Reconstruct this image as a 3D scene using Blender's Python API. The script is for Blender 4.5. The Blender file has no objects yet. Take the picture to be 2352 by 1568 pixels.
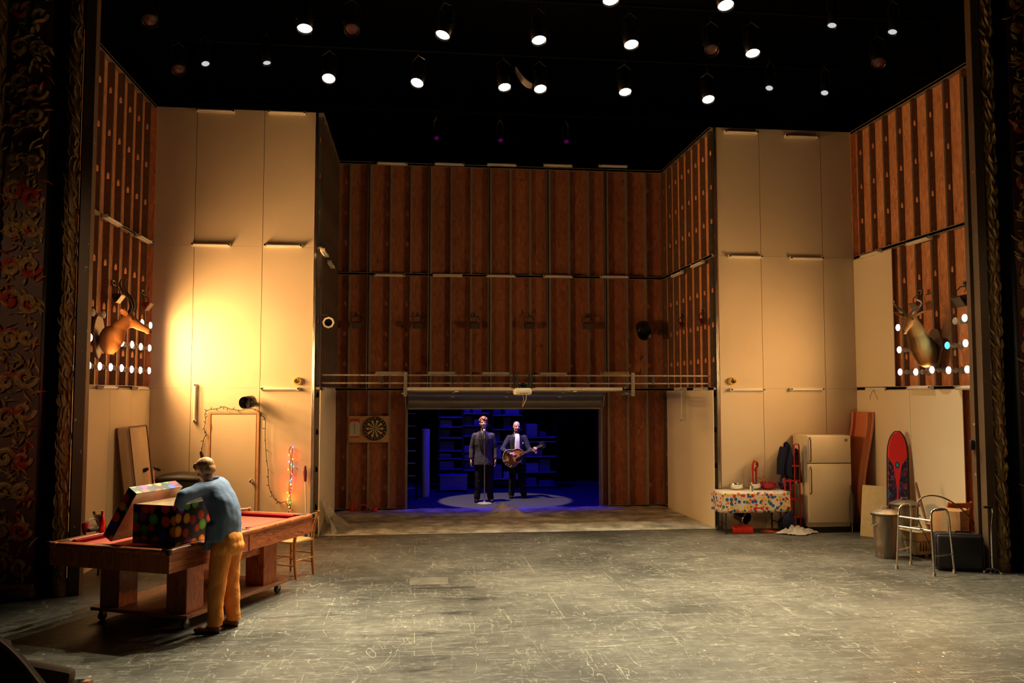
import bpy, bmesh, math, random
from mathutils import Vector, Matrix, Euler
rnd = random.Random(11)
SC = bpy.context.scene
COL = SC.collection
PI = math.pi
def V(*a): return Vector(a)
def rad(d): return math.radians(d)

# ------------------------------------------------------------------ camera
F_PX, CX, CY, EYE = 1930.0, 1176.0, 784.0, 2.3
YAW, PIT = rad(6.5), rad(3.6)
cam_d = bpy.data.cameras.new('camera'); cam_d.sensor_width = 36.0; cam_d.lens = F_PX*36.0/2352.0
cam_d.clip_start = 0.05; cam_d.clip_end = 100
cam = bpy.data.objects.new('camera', cam_d); COL.objects.link(cam)
cam.location = (0, 0, EYE); cam.rotation_euler = (PI/2+PIT, 0, -YAW)
SC.camera = cam
# ------------------------------------------------------------------ world, view
W = bpy.data.worlds.new('world'); SC.world = W; W.use_nodes = True
W.node_tree.nodes['Background'].inputs[0].default_value = (0.003, 0.0025, 0.002, 1)
W.node_tree.nodes['Background'].inputs[1].default_value = 1.0
SC.view_settings.view_transform = 'Standard'; SC.view_settings.look = 'None'
SC.view_settings.exposure = 0.0; SC.view_settings.gamma = 1.0
SC.view_settings.use_curve_mapping = False
# strengths of the lamps the stage has (used by their builders)
PAR_W, PAR_COL = 1350.0, (1.0, 0.87, 0.58)
BULB_L, BULB_R, BULB_COL = 84.0, 66.0, (1.0, 0.53, 0.19)
def spot(name, loc, target, w, col, angle, blend=0.5, size=0.05, parent=None):
    l = bpy.data.lights.new(name, 'SPOT'); l.energy = w; l.color = col
    l.spot_size = rad(angle); l.spot_blend = blend; l.shadow_soft_size = size
    o = bpy.data.objects.new(name, l); COL.objects.link(o)
    o.location = loc; o.rotation_euler = (Vector(target)-Vector(loc)).to_track_quat('-Z', 'Y').to_euler()
    return o
# unseen fill spot added behind the camera to brighten the right side
spot('added_right_fill_spot', (6.5, -9, 9), (6.9, 12.5, 1.0), 210, (1.0, 0.62, 0.30), 22, 1.0, 0.25)
spot('added_arch_fill_spot', (-9.0, 1.0, 6.0), (-4.55, 10.2, 2.9), 640, (1.0, 0.62, 0.32), 24, 0.9, 0.2)  # unseen spot added to bring out the left carved arch
spot('added_arch_fill_spot', (10.5, 2.0, 6.0), (7.85, 10.2, 3.0), 200, (1.0, 0.62, 0.32), 22, 0.9, 0.2)  # unseen spot added to bring out the right carved arch
# backstage: one white special over the singers, blue floods over the store room
spot('white_special_lamp', (0.25, 17.45, 7.0), (1.88, 18.3, 0.0), 4200, (1.0, 0.78, 0.68), 22.5, 0.12, 0.04)
spot('blue_flood_lamp', (1.6, 19.4, 5.6), (1.6, 20.75, 0.6), 1050, (0.0, 0.0, 1.0), 100, 0.6, 0.15)
spot('blue_flood_lamp', (3.2, 17.55, 3.6), (2.2, 18.0, 0.0), 330, (0.0, 0.0, 1.0), 95, 0.7, 0.15)

# ------------------------------------------------------------------ pixel -> place
_fw = Vector((math.sin(YAW)*math.cos(PIT), math.cos(YAW)*math.cos(PIT), math.sin(PIT)))
_rt = Vector((math.cos(YAW), -math.sin(YAW), 0)); _up = _rt.cross(_fw)
def ray(x, y): return _fw + _rt*((x-CX)/F_PX) - _up*((y-CY)/F_PX)
EYEP = V(0, 0, EYE)
def onZ(x, y, z=0.0): d = ray(x, y); return EYEP + d*((z-EYE)/d.z)
def onY(x, y, v): d = ray(x, y); return EYEP + d*(v/d.y)
def onX(x, y, v): d = ray(x, y); return EYEP + d*(v/d.x)

# ------------------------------------------------------------------ mesh builder
class B:
    def __init__(s): s.bm = bmesh.new()
    def add(s, vs, fs):
        v = [s.bm.verts.new(p) for p in vs]
        for f in fs:
            try: s.bm.faces.new([v[i] for i in f])
            except ValueError: pass
        return v
    def box(s, c, size, rot=None, bev=0.0):
        m = Matrix.Translation(c) @ ((rot if isinstance(rot, Matrix) else Euler(rot).to_matrix().to_4x4()) if rot is not None else Matrix.Identity(4)) @ Matrix.Diagonal((*size, 1))
        r = bmesh.ops.create_cube(s.bm, size=1.0, matrix=m)
        if bev > 0:
            es = list({e for v in r['verts'] for e in v.link_edges})
            bmesh.ops.bevel(s.bm, geom=es, offset=bev, segments=2, affect='EDGES', profile=0.5)
        return s
    def b2(s, p, q, bev=0.0):
        p = Vector(p); q = Vector(q)
        return s.box((p+q)/2, [abs(a) for a in (q-p)], None, bev)
    def rings(s, rings, cap=True, closed=False):
        n = len(rings[0]); vs = [p for r in rings for p in r]; fs = []
        m = len(rings)
        for i in range(m if closed else m-1):
            a = i*n; b = ((i+1) % m)*n
            for j in range(n):
                k = (j+1) % n; fs.append((a+j, a+k, b+k, b+j))
        if cap and not closed:
            fs.append(tuple(range(n-1, -1, -1))); fs.append(tuple((m-1)*n+j for j in range(n)))
        s.add(vs, fs); return s
    def tube(s, pts, r, n=8, closed=False, cap=True, flat=1.0):
        pts = [Vector(p) for p in pts]; m = len(pts)
        rs = r if isinstance(r, (list, tuple)) else [r]*m
        t0 = (pts[1]-pts[0]).normalized()
        ref = Vector((0, 0, 1)) if abs(t0.z) < 0.9 else Vector((1, 0, 0))
        nrm = t0.cross(ref).normalized(); rings = []
        for i in range(m):
            if closed: t = pts[(i+1) % m]-pts[i-1]
            else: t = pts[min(i+1, m-1)]-pts[max(i-1, 0)]
            if t.length < 1e-9: t = t0
            t = t.normalized(); nrm = (nrm - t*nrm.dot(t)).normalized(); bn = t.cross(nrm)
            rings.append([pts[i] + (nrm*math.cos(2*PI*j/n) + bn*math.sin(2*PI*j/n)*flat)*rs[i] for j in range(n)])
        return s.rings(rings, cap, closed)
    def cyl(s, p0, p1, r0, r1=None, n=20):
        return s.tube([p0, p1], [r0, r0 if r1 is None else r1], n)
    def limb(s, pts, rs, n=12, ends=(True, True)):
        for i in range(len(pts)-1): s.tube([pts[i], pts[i+1]], [rs[i], rs[i+1]], n)
        for i in range(len(pts)):
            if (i == 0 and not ends[0]) or (i == len(pts)-1 and not ends[1]): continue
            s.sph(pts[i], rs[i], 10)
        return s
    def sph(s, c, r, n=12, rot=None):
        r = (r, r, r) if not isinstance(r, (tuple, list)) else r
        m = Matrix.Translation(c) @ (rot.to_matrix().to_4x4() if isinstance(rot, Euler) else (rot if rot is not None else Matrix.Identity(4))) @ Matrix.Diagonal((*r, 1))
        bmesh.ops.create_uvsphere(s.bm, u_segments=n+4, v_segments=n, radius=1.0, matrix=m); return s
    def lathe(s, prof, c=(0, 0, 0), n=28, rot=None, cap=True):
        m = Matrix.Translation(c) @ (rot if isinstance(rot, Matrix) else (Euler(rot).to_matrix().to_4x4() if rot is not None else Matrix.Identity(4)))
        return s.rings([[m @ Vector((max(r, 1e-4)*math.cos(2*PI*j/n), max(r, 1e-4)*math.sin(2*PI*j/n), z)) for j in range(n)] for r, z in prof], cap)
    def prism(s, poly, z0, z1, m=None):
        m = m or Matrix.Identity(4); n = len(poly)
        vs = [m @ Vector((x, y, z0)) for x, y in poly] + [m @ Vector((x, y, z1)) for x, y in poly]
        fs = [tuple(range(n-1, -1, -1)), tuple(range(n, 2*n))] + [(i, (i+1) % n, n+(i+1) % n, n+i) for i in range(n)]
        s.add(vs, fs); return s
    def grid(s, fn, nu, nv):
        vs = [fn(i/nu, j/nv) for j in range(nv+1) for i in range(nu+1)]
        fs = [(j*(nu+1)+i, j*(nu+1)+i+1, (j+1)*(nu+1)+i+1, (j+1)*(nu+1)+i) for j in range(nv) for i in range(nu)]
        s.add(vs, fs); return s
    def text(s, body, size, m, depth=0.001):
        c = bpy.data.curves.new('lettering', 'FONT'); c.body = body; c.size = size; c.extrude = depth
        c.align_x = 'CENTER'; c.align_y = 'CENTER'
        o = bpy.data.objects.new('lettering', c); COL.objects.link(o)
        me = bpy.data.meshes.new_from_object(o.evaluated_get(bpy.context.evaluated_depsgraph_get()))
        me.transform(m); s.bm.from_mesh(me)
        bpy.data.objects.remove(o); bpy.data.curves.remove(c); bpy.data.meshes.remove(me); return s

def obj(name, b, m, parent=None, smooth=True, ang=38, bev=0.0, sub=0, rem=0.0, solid=0.0, sm=0, world=False, lab=None):
    bm = b.bm
    bmesh.ops.recalc_face_normals(bm, faces=bm.faces[:])
    if world and parent is not None: bm.transform(Matrix(ROOTM[parent.name]).inverted())
    me = bpy.data.meshes.new(name); bm.to_mesh(me); bm.free()
    if smooth:
        me.polygons.foreach_set('use_smooth', [True]*len(me.polygons))
        try: me.set_sharp_from_angle(angle=rad(ang))
        except Exception: pass
    o = bpy.data.objects.new(name, me); COL.objects.link(o)
    for mm in (m if isinstance(m, (list, tuple)) else [m]): me.materials.append(mm)
    if solid:
        d = o.modifiers.new('thickness', 'SOLIDIFY'); d.thickness = solid; d.offset = 0
    if rem:
        d = o.modifiers.new('merge', 'REMESH'); d.mode = 'VOXEL'; d.voxel_size = rem; d.use_smooth_shade = True
    if sm:
        d = o.modifiers.new('soften', 'SMOOTH'); d.iterations = sm; d.factor = 0.5
    if bev:
        d = o.modifiers.new('edge', 'BEVEL'); d.width = bev; d.segments = 2; d.limit_method = 'ANGLE'; d.angle_limit = rad(40)
    if sub:
        d = o.modifiers.new('round', 'SUBSURF'); d.levels = sub; d.render_levels = sub
    if parent is not None: o.parent = parent
    if lab: o['label'] = lab
    return o
ROOTM = {}
def thing(name, label, cat, loc=(0, 0, 0), rotz=0.0, group=None, rot=None, kind=None):
    o = bpy.data.objects.new(name, None); COL.objects.link(o); o.empty_display_size = 0.1
    o.location = loc; e = Euler(rot) if rot is not None else Euler((0, 0, rotz)); o.rotation_euler = e
    ROOTM[o.name] = Matrix.Translation(loc) @ e.to_matrix().to_4x4()
    return tag(o, label, cat, group, kind)
def tag(o, label, cat, group=None, kind=None):
    o['label'] = label; o['category'] = cat
    if group: o['group'] = group
    if kind: o['kind'] = kind
    return o
def dup(root, loc, rotz, label, group=None, rot=None):
    r = root.copy(); COL.objects.link(r); r.location = loc; r.rotation_euler = rot if rot is not None else (0, 0, rotz)
    r['label'] = label
    if group: r['group'] = group
    for ch in list(root.children):
        c = ch.copy(); COL.objects.link(c); c.parent = r
        for g in list(ch.children):
            d = g.copy(); COL.objects.link(d); d.parent = c
    return r

# ------------------------------------------------------------------ materials
def lin(r, g, b):
    f = lambda c: (c/255/12.92) if c/255 <= 0.04045 else ((c/255+0.055)/1.055)**2.4
    return (f(r), f(g), f(b))
class N:
    def __init__(s, name):
        s.m = bpy.data.materials.new(name); s.m.use_nodes = True; s.t = s.m.node_tree
        s.b = s.t.nodes['Principled BSDF']; s.out = s.t.nodes['Material Output']
    def n(s, typ, **k):
        x = s.t.nodes.new(typ)
        for a, v in k.items():
            if a.startswith('i_'): x.inputs[a[2:].replace('_', ' ')].default_value = v
            else: setattr(x, a, v)
        return x
    def l(s, a, b): s.t.links.new(a, b)
    def coord(s, scale=(1, 1, 1), rot=(0, 0, 0)):
        c = s.n('ShaderNodeTexCoord'); mp = s.n('ShaderNodeMapping')
        mp.inputs['Scale'].default_value = scale; mp.inputs['Rotation'].default_value = rot
        s.l(c.outputs['Object'], mp.inputs['Vector']); return mp.outputs[0]
    def noise(s, vec, scale, detail=3, rough=0.55, dist=0.0):
        x = s.n('ShaderNodeTexNoise'); x.inputs['Scale'].default_value = scale; x.inputs['Detail'].default_value = detail
        x.inputs['Roughness'].default_value = rough; x.inputs['Distortion'].default_value = dist
        s.l(vec, x.inputs['Vector']); return x.outputs['Fac']
    def ramp(s, fac, stops, interp='LINEAR'):
        r = s.n('ShaderNodeValToRGB'); e = r.color_ramp.elements; r.color_ramp.interpolation = interp
        while len(e) < len(stops): e.new(0.5)
        for i, (p, c) in enumerate(stops):
            e[i].position = p; e[i].color = (*c, 1) if len(c) == 3 else c
        s.l(fac, r.inputs[0]); return r.outputs[0]
    def mix(s, fac, a, b, mode='MIX'):
        x = s.n('ShaderNodeMix', data_type='RGBA', blend_type=mode)
        for sock, v in ((x.inputs[0], fac), (x.inputs[6], a), (x.inputs[7], b)):
            if hasattr(v, 'links'): s.l(v, sock)
            else: sock.default_value = v if isinstance(v, (int, float)) else (*v, 1)
        return x.outputs[2]
    def math(s, op, a, b=0.0, c=0.0):
        x = s.n('ShaderNodeMath', operation=op)
        for i, v in enumerate((a, b, c)):
            if hasattr(v, 'links'): s.l(v, x.inputs[i])
            else: x.inputs[i].default_value = v
        return x.outputs[0]
    def bump(s, h, strength=0.3, dist=0.01):
        x = s.n('ShaderNodeBump'); x.inputs['Strength'].default_value = strength; x.inputs['Distance'].default_value = dist
        s.l(h, x.inputs['Height']); s.l(x.outputs[0], s.b.inputs['Normal'])
    def col(s, v):
        if hasattr(v, 'links'): s.l(v, s.b.inputs['Base Color'])
        else: s.b.inputs['Base Color'].default_value = (*v, 1)
    def p(s, **k):
        for a, v in k.items(): s.b.inputs[a.replace('_', ' ')].default_value = v
        return s
def M(name, c, rough=0.6, metal=0.0, var=0.12, scale=9.0, emit=None, es=0.0, bump=0.0, spec=0.5, alpha=1.0):
    k = N(name); v = k.coord(); f = k.noise(v, scale, 4)
    k.col(k.ramp(f, [(0.25, tuple(x*(1-var) for x in c)), (0.75, tuple(min(1, x*(1+var)) for x in c))]))
    k.p(Roughness=rough, Metallic=metal); k.b.inputs['Specular IOR Level'].default_value = spec
    if bump: k.bump(k.noise(v, scale*6, 3), bump, 0.004)
    if emit: k.b.inputs['Emission Color'].default_value = (*emit, 1); k.b.inputs['Emission Strength'].default_value = es
    return k.m

def mat_floor():
    k = N('black_stage_floor'); v = k.coord()
    big = k.noise(v, 0.55, 5, 0.6); fine = k.noise(v, 7.0, 6, 0.7)
    c = k.ramp(big, [(0.36, (0.036, 0.034, 0.028)), (0.64, (0.135, 0.127, 0.106))])
    c = k.mix(k.ramp(fine, [(0.35, (0.45,)*3), (0.75, (1.0,)*3)]), (0.05, 0.047, 0.040), c)
    # scratches: thin bands of distorted noise, in patches
    for i, (sc, rot, d, ns, wd, amt) in enumerate((((0.32, 2.2, 1), 0.3, 0.9, 1.5, 0.0022, 0.30), ((1.9, 0.4, 1), -0.25, 0.7, 2.1, 0.0026, 0.34), ((0.5, 1.6, 1), 0.9, 1.6, 2.7, 0.003, 0.34),
            ((0.14, 1.5, 1), 0.12, 0.5, 6.0, 0.007, 0.17), ((0.16, 1.3, 1), -0.45, 0.6, 6.0, 0.007, 0.17), ((0.2, 1.4, 1), 0.75, 0.9, 6.0, 0.007, 0.17), ((1.2, 0.16, 1), 0.25, 0.6, 6.0, 0.007, 0.16), ((0.12, 1.6, 1), -0.05, 0.4, 8.0, 0.008, 0.15))):
        vv = k.coord(sc, (0, 0, rot)); f = k.noise(vv, ns, 2, 0.5, d)
        band = k.math('LESS_THAN', k.math('ABSOLUTE', k.math('SUBTRACT', f, 0.5)), wd)
        patch = k.math('GREATER_THAN', k.noise(k.coord((1, 1, 1), (0, 0, i)), 1.3, 5, 0.75), 0.50)
        c = k.mix(k.math('MULTIPLY', k.math('MULTIPLY', band, patch), amt), c, (0.46, 0.43, 0.35))
    # rubbed-in dark stains
    for (sx_, sy_, rr_) in ((0.06, 7.20, 0.50), (0.42, 9.05, 0.42), (0.66, 9.6, 0.40), (0.12, 8.3, 0.36), (0.2, 7.5, 0.4)):
        cc_ = k.n('ShaderNodeTexCoord'); mp_ = k.n('ShaderNodeMapping'); mp_.inputs['Location'].default_value = (-sx_/rr_, -sy_/(rr_*0.45), 0); mp_.inputs['Scale'].default_value = (1/rr_, 1/(rr_*0.45), 0.0)
        k.l(cc_.outputs['Object'], mp_.inputs['Vector']); ln = k.n('ShaderNodeVectorMath', operation='LENGTH'); k.l(mp_.outputs[0], ln.inputs[0])
        m_ = k.math('MULTIPLY', k.ramp(ln.outputs['Value'], [(0.1, (1,)*3), (1.0, (0,)*3)]), k.ramp(k.noise(k.coord((0.6, 2.2, 1)), 5.5, 4, 0.65), [(0.38, (0,)*3), (0.52, (1,)*3)]))
        c = k.mix(k.math('MULTIPLY', m_, 0.92), c, (0.018, 0.016, 0.014))
    # dark scuff streaks
    st = k.noise(k.coord((0.35, 3.2, 1)), 1.6, 4, 0.6, 0.4)
    c = k.mix(k.math('MULTIPLY', k.math('GREATER_THAN', st, 0.66), 0.45), c, (0.025, 0.022, 0.02))
    # joints of the sheets
    br = k.n('ShaderNodeTexBrick'); mp = k.coord((1, 1, 1))
    k.l(mp, br.inputs['Vector']); br.offset = 0.37; br.inputs['Scale'].default_value = 1.0
    br.inputs['Brick Width'].default_value = 2.44; br.inputs['Row Height'].default_value = 1.09
    br.inputs['Mortar Size'].default_value = 0.0035; br.inputs['Mortar Smooth'].default_value = 0.3
    wear = k.math('GREATER_THAN', k.noise(v, 3.0, 3), 0.48)
    c = k.mix(k.math('MULTIPLY', k.math('MULTIPLY', br.outputs['Fac'], wear), 0.38), c, (0.42, 0.39, 0.31))
    # paint flecks
    vo = k.n('ShaderNodeTexVoronoi'); vo.inputs['Scale'].default_value = 4.5; k.l(v, vo.inputs['Vector'])
    c = k.mix(k.math('LESS_THAN', vo.outputs['Distance'], 0.045), c, (0.5, 0.47, 0.4))
    k.col(c); k.p(Roughness=0.5); k.b.inputs['Specular IOR Level'].default_value = 0.14
    k.l(k.ramp(fine, [(0.3, (0.36,)*3), (0.8, (0.60,)*3)]), k.b.inputs['Roughness'])
    k.bump(fine, 0.12, 0.004); return k.m
def mat_osb(name, c0, c1):
    k = N(name); v = k.coord()
    vo = k.n('ShaderNodeTexVoronoi', feature='F1'); vo.inputs['Scale'].default_value = 26
    k.l(k.coord((1, 1, 0.35), (0.4, 0.5, 0.3)), vo.inputs['Vector'])
    big = k.noise(v, 1.3, 4); fine = k.noise(k.coord((1, 1, 0.4)), 40, 4, 0.7)
    c = k.ramp(k.math('ADD', k.math('MULTIPLY', vo.outputs['Color'], 0.45), k.math('MULTIPLY', big, 0.55)), [(0.2, c0), (0.75, c1)])
    c = k.mix(k.math('MULTIPLY', k.math('GREATER_THAN', fine, 0.66), 0.6), c, tuple(x*0.35 for x in c0))
    spots = k.noise(k.coord((3.2, 3.2, 1.1)), 3.6, 2, 0.4, 1.5)
    c = k.mix(k.math('MULTIPLY', k.math('GREATER_THAN', spots, 0.72), 0.7), c, tuple(x*0.2 for x in c0))
    k.col(c); k.p(Roughness=0.7); k.bump(fine, 0.2, 0.003); return k.m
def mat_wood(name, c0, c1, axis='X', scale=1.0, rough=0.38):
    k = N(name); s = {'X': (0.35, 4, 4), 'Y': (4, 0.35, 4), 'Z': (4, 4, 0.35)}[axis]
    v = k.coord(tuple(a*scale for a in s))
    f = k.noise(v, 2.2, 3, 0.5, 1.6)
    w = k.math('FRACT', k.math('MULTIPLY', f, 9.0)); g = k.noise(k.coord(tuple(a*scale*6 for a in s)), 5, 3)
    c = k.ramp(k.math('ADD', k.math('MULTIPLY', w, 0.65), k.math('MULTIPLY', g, 0.35)), [(0.15, c0), (0.8, c1)])
    k.col(c); k.p(Roughness=rough); return k.m
def mat_wall(name, c, var=0.05):
    k = N(name); v = k.coord(); f = k.noise(v, 0.9, 5, 0.6); g = k.noise(v, 5, 5, 0.7)
    cc = k.ramp(f, [(0.3, tuple(x*(1-var) for x in c)), (0.7, tuple(x*(1+var) for x in c))])
    cc = k.mix(k.math('MULTIPLY', k.math('GREATER_THAN', g, 0.70), 0.25), cc, tuple(x*0.6 for x in c))
    k.col(cc); k.p(Roughness=0.62); k.bump(k.noise(v, 60, 2), 0.05, 0.002); return k.m
def mat_metal(name, c, rough=0.35, scratch=0.25):
    k = N(name); v = k.coord((8, 8, 0.6)); f = k.noise(v, 3, 4, 0.7)
    k.col(k.ramp(f, [(0.3, tuple(x*(1-scratch) for x in c)), (0.7, c)])); k.p(Metallic=1.0)
    k.l(k.ramp(f, [(0.2, (rough*0.7,)*3), (0.8, (min(1, rough*1.4),)*3)]), k.b.inputs['Roughness']); return k.m
def mat_emit(name, c, s):
    k = N(name); e = k.n('ShaderNodeEmission'); e.inputs[0].default_value = (*c, 1); e.inputs[1].default_value = s
    k.l(e.outputs[0], k.out.inputs[0]); return k.m

m_floor = mat_floor()
m_osb = mat_osb('chip_board', (0.46, 0.155, 0.06), (0.80, 0.36, 0.16))
m_osb_shaded = mat_osb('shaded_chip_board', (0.26, 0.075, 0.026), (0.46, 0.165, 0.066))  # same board darkened: the weak upstage light is put into its colour
m_beige = mat_wall('beige_painted_board', (0.66, 0.54, 0.37))
m_white = mat_wall('cream_painted_board', (0.80, 0.69, 0.49), 0.03)
m_stud = mat_metal('galvanised_steel', (0.40, 0.36, 0.30), 0.48)
m_studw = M('brown_steel', (0.20, 0.145, 0.10), 0.5, 0.55, 0.2, 12)  # brown-toned steel, less metallic than the galvanised one
m_rail = M('dull_steel_rail', (0.30, 0.25, 0.19), 0.5, 0.25, 0.15, 12)
m_bright = mat_metal('bright_steel', (0.75, 0.72, 0.66), 0.22)
m_chrome = mat_metal('chrome', (0.85, 0.83, 0.80), 0.12, 0.08)
m_black = M('black_plastic', (0.012, 0.011, 0.010), 0.45, 0, 0.2)
m_blackm = M('black_enamel', (0.010, 0.009, 0.008), 0.35, 0.0, 0.2)
m_cloth_black = M('black_drape', (0.004, 0.004, 0.004), 0.95, 0, 0.2, spec=0.05)
m_batten = M('cream_enamel', (0.74, 0.69, 0.55), 0.4, 0, 0.06, 14)
m_tube = M('frosted_tube_glass', (0.80, 0.77, 0.66), 0.25, 0, 0.04)
m_gap = M('board_gap', (0.05, 0.04, 0.03), 0.9)
# ================================================================== the setting
FLY, BKY = 14.06, 17.10          # front walls / back wall
LX, RX, LI, RI = -4.25, 7.73, -1.66, 5.20   # side walls, returns
TOP, R1, R2 = 7.0, 2.40, 4.72    # wall height, the two rails
def struct(o, label, cat): return tag(o, label, cat, None, 'structure')

b = B(); b.b2((-9, -3, -0.3), (13, 23.5, 0)); fl = obj('floor', b, m_floor, smooth=False)
struct(fl, 'worn black stage floor, scratched and scuffed, lit warm from above', 'floor')
b = B(); p = onZ(940, 1344); q = onZ(1028, 1325); b.b2((p.x, p.y, 0), (q.x, q.y, 0.003))
obj('floor_patch', b, M('grey_floor_patch', (0.120, 0.112, 0.090), 0.6, 0, 0.3, 6, spec=0.15), fl, smooth=False)
b = B(); p = onZ(945, 1350); q = onZ(1092, 1348); b.box(((p.x+q.x)/2, (p.y+q.y)/2, 0.002), (q.x-p.x, 0.05, 0.004), (0, 0, -0.015))
obj('dark_slot', b, M('dark_slot', (0.02, 0.016, 0.014), 0.8), fl, smooth=False)
b = B(); p = onZ(856, 1239); b.box((p.x, p.y, 0.001), (0.12, 0.05, 0.002))
tag(obj('tape_mark', b, M('red_tape', (0.62, 0.03, 0.015), 0.5), smooth=False), 'short strip of red tape stuck to the stage floor', 'tape')

def stud_mesh(z0, z1, holes=True):
    b = B(); t = 0.004; D = 0.09; hw = 0.018
    zs = []; z = 0.42
    while z < z1-0.2:
        if z > z0+0.1 and holes: zs.append(z)
        z += 0.61
    cur = z0
    for h in zs:
        b.b2((0, 0, cur), (t, D, h)); b.b2((0, 0, h), (t, D/2-hw, h+0.10)); b.b2((0, D/2+hw, h), (t, D, h+0.10))
        for sgn in (-1, 1):
            y0 = D/2+sgn*hw
            b.add([(0, y0, h+0.06), (0, y0, h+0.10), (0, D/2, h+0.10), (t, y0, h+0.06), (t, y0, h+0.10), (t, D/2, h+0.10)], [(0, 1, 2), (3, 5, 4), (0, 2, 5, 3), (1, 0, 3, 4), (2, 1, 4, 5)])
        cur = h+0.10
    b.b2((0, 0, cur), (t, D, z1)); b.b2((0, D-t, z0), (0.041, D, z1)); b.b2((0, 0.001, z0), (0.041, t, z1))
    b.b2((0.041-t, D-0.012, z0), (0.041, D, z1))
    return b
STUD = {}
def wall(name, label, origin, u, w, L, H, us, boards, panel_m, flip=False, skip=None, boards_white=(), rails=(0.02, R1, R2, TOP-0.02), stud_m=None, deep=0.0):
    """A framed wall seen from its back: sheet at w = 0, studs standing 9 cm proud of it."""
    M4 = Matrix((( *u, 0), (*w, 0), (0, 0, 1, 0), (0, 0, 0, 1))).transposed(); M4.translation = origin
    root = bpy.data.objects.new(name, None); COL.objects.link(root); root.matrix_world = M4
    ROOTM[root.name] = M4; struct(root, label, 'wall')
    b = B()
    for (u0, z0, u1, z1) in boards: b.b2((u0, -0.02, z0), (u1, 0, z1))
    obj('chip_board_sheet', b, panel_m, root, smooth=False)
    for x in us:
        z0 = 0.0
        if skip and skip[0]-0.03 < x < skip[1]: z0 = skip[2]
        key = (round(z0, 2), flip, (stud_m or m_studw).name)
        if key not in STUD:
            o = obj('stud', stud_mesh(z0, H), stud_m or m_studw, root, smooth=False); STUD[key] = o.data
        else:
            o = bpy.data.objects.new('stud', STUD[key]); COL.objects.link(o); o.parent = root
        o.location = (x, 0, 0)
        if flip: o.scale = (-1, 1, 1)
    for z in rails:
        b = B(); segs = [(0, L)]
        if skip and z < skip[2]: segs = [(0, skip[0]), (skip[1], L)]
        for s0, s1 in segs:
            b.b2((s0, 0, z-0.018), (s1, 0.093, z+0.018)); b.b2((s0, 0.088, z-0.03), (s1, 0.093, z+0.03))
        obj('rail', b, m_rail, root, smooth=False)
    for (u0, z0, u1, z1) in boards_white:
        b = B(); b.b2((u0, 0.093, z0), (u1, 0.105, z1)); obj('cream_board', b, m_white, root, smooth=False)
    return root
SP = 0.4064
# left and right side walls
LW0 = 10.45
wl = wall('wall_left', 'chip-board side wall with steel studs behind the antelope head and bulbs, cream boards below', (LX-0.09, LW0, 0), (0, 1, 0), (1, 0, 0), FLY-LW0, TOP,
     [0.05+SP*i*1.0 for i in range(9)], [(0, 0, FLY-LW0, TOP)], m_osb, boards_white=[(0, 0, 1.83, R1-0.03), (1.836, 0, 2.72, R1-0.03), (2.726, 0, FLY-LW0-0.01, R1-0.03)], flip=False)
wr = wall('wall_right', 'chip-board side wall with steel studs behind the horned head, cream boards below', (RX+0.09, LW0, 0), (0, 1, 0), (-1, 0, 0), FLY-LW0, TOP,
     [0.12+SP*i for i in range(9)], [(0, 0, FLY-LW0, TOP)], m_osb, flip=False,
     boards_white=[(0.72, 0, 2.0, R1-0.03), (2.006, 0, FLY-LW0-0.01, R1-0.03), (2.40, R1+0.03, FLY-LW0-0.01, R2-0.04)])
b = B(); b.b2((LX-0.12, FLY-0.012, 0), (LX+0.012, FLY+0.01, TOP)); obj('corner_board', b, m_osb, wl, smooth=False, world=True)
b = B(); b.b2((RX-0.012, FLY-0.012, 0), (RX+0.12, FLY+0.01, TOP)); obj('corner_board', b, m_osb, wr, smooth=False, world=True)
# returns
LXR = BKY-FLY
wll = wall('wall_left_return', 'narrow studded return wall joining the left beige wall to the back wall', (LI, FLY, 0), (0, 1, 0), (1, 0, 0), LXR, TOP,
     [0.1+SP*i for i in range(8)], [(0, 0, LXR, TOP)], m_osb_shaded, boards_white=[(0, 0, LXR-0.35, R1-0.03)], stud_m=m_stud)
wrr = wall('wall_right_return', 'narrow studded return wall joining the right beige wall to the back wall', (RI, FLY, 0), (0, 1, 0), (-1, 0, 0), LXR, TOP,
     [0.1+SP*i for i in range(8)], [(0, 0, LXR, TOP)], m_osb, boards_white=[(0, 0, LXR-0.35, R1-0.03)])
# back wall with the garage opening
BX = RI-LI
OP0, OP1, OPH = -0.16-LI, 3.75-LI, 2.06
wb = wall('wall_back', 'tall shaded chip-board back wall with steel studs around the garage opening', (LI, BKY, 0), (1, 0, 0), (0, -1, 0), BX, TOP,
     [0.3+SP*i for i in range(17) if not (OP0-0.05 < 0.3+SP*i < OP0) ], [(0, 0, OP0, TOP), (OP1, 0, BX, TOP), (OP0, OPH, OP1, TOP)], m_osb_shaded, skip=(OP0, OP1, 2.40), stud_m=m_rail)
wb.children[0].data.materials[0] = m_osb_shaded
for x in (OP0-0.03, OP1+0.03):
    b = B(); b.b2((x-0.025, 0, 0), (x+0.025, 0.10, OPH+0.25)); b.b2((x-0.008, 0.10, 0), (x+0.008, 0.135, OPH+0.3)); obj('door_track', b, m_stud, wb, smooth=False)
for i in (1, 4, 7, 10, 13):
    b = B(); x = 0.3+SP*i-0.035; b.b2((x-0.012, 0.0, R1), (x+0.012, 0.10, TOP)); obj('double_stud', b, m_stud, wb, smooth=False)

b = B(); b.b2((-4, BKY+0.12, 0.0), (8, 22.1, 0.004)); obj('store_room_lino', b, M('speckled_dark_lino', (0.019, 0.016, 0.017), 0.7, 0, 0.6, 60), fl, smooth=False)
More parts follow.
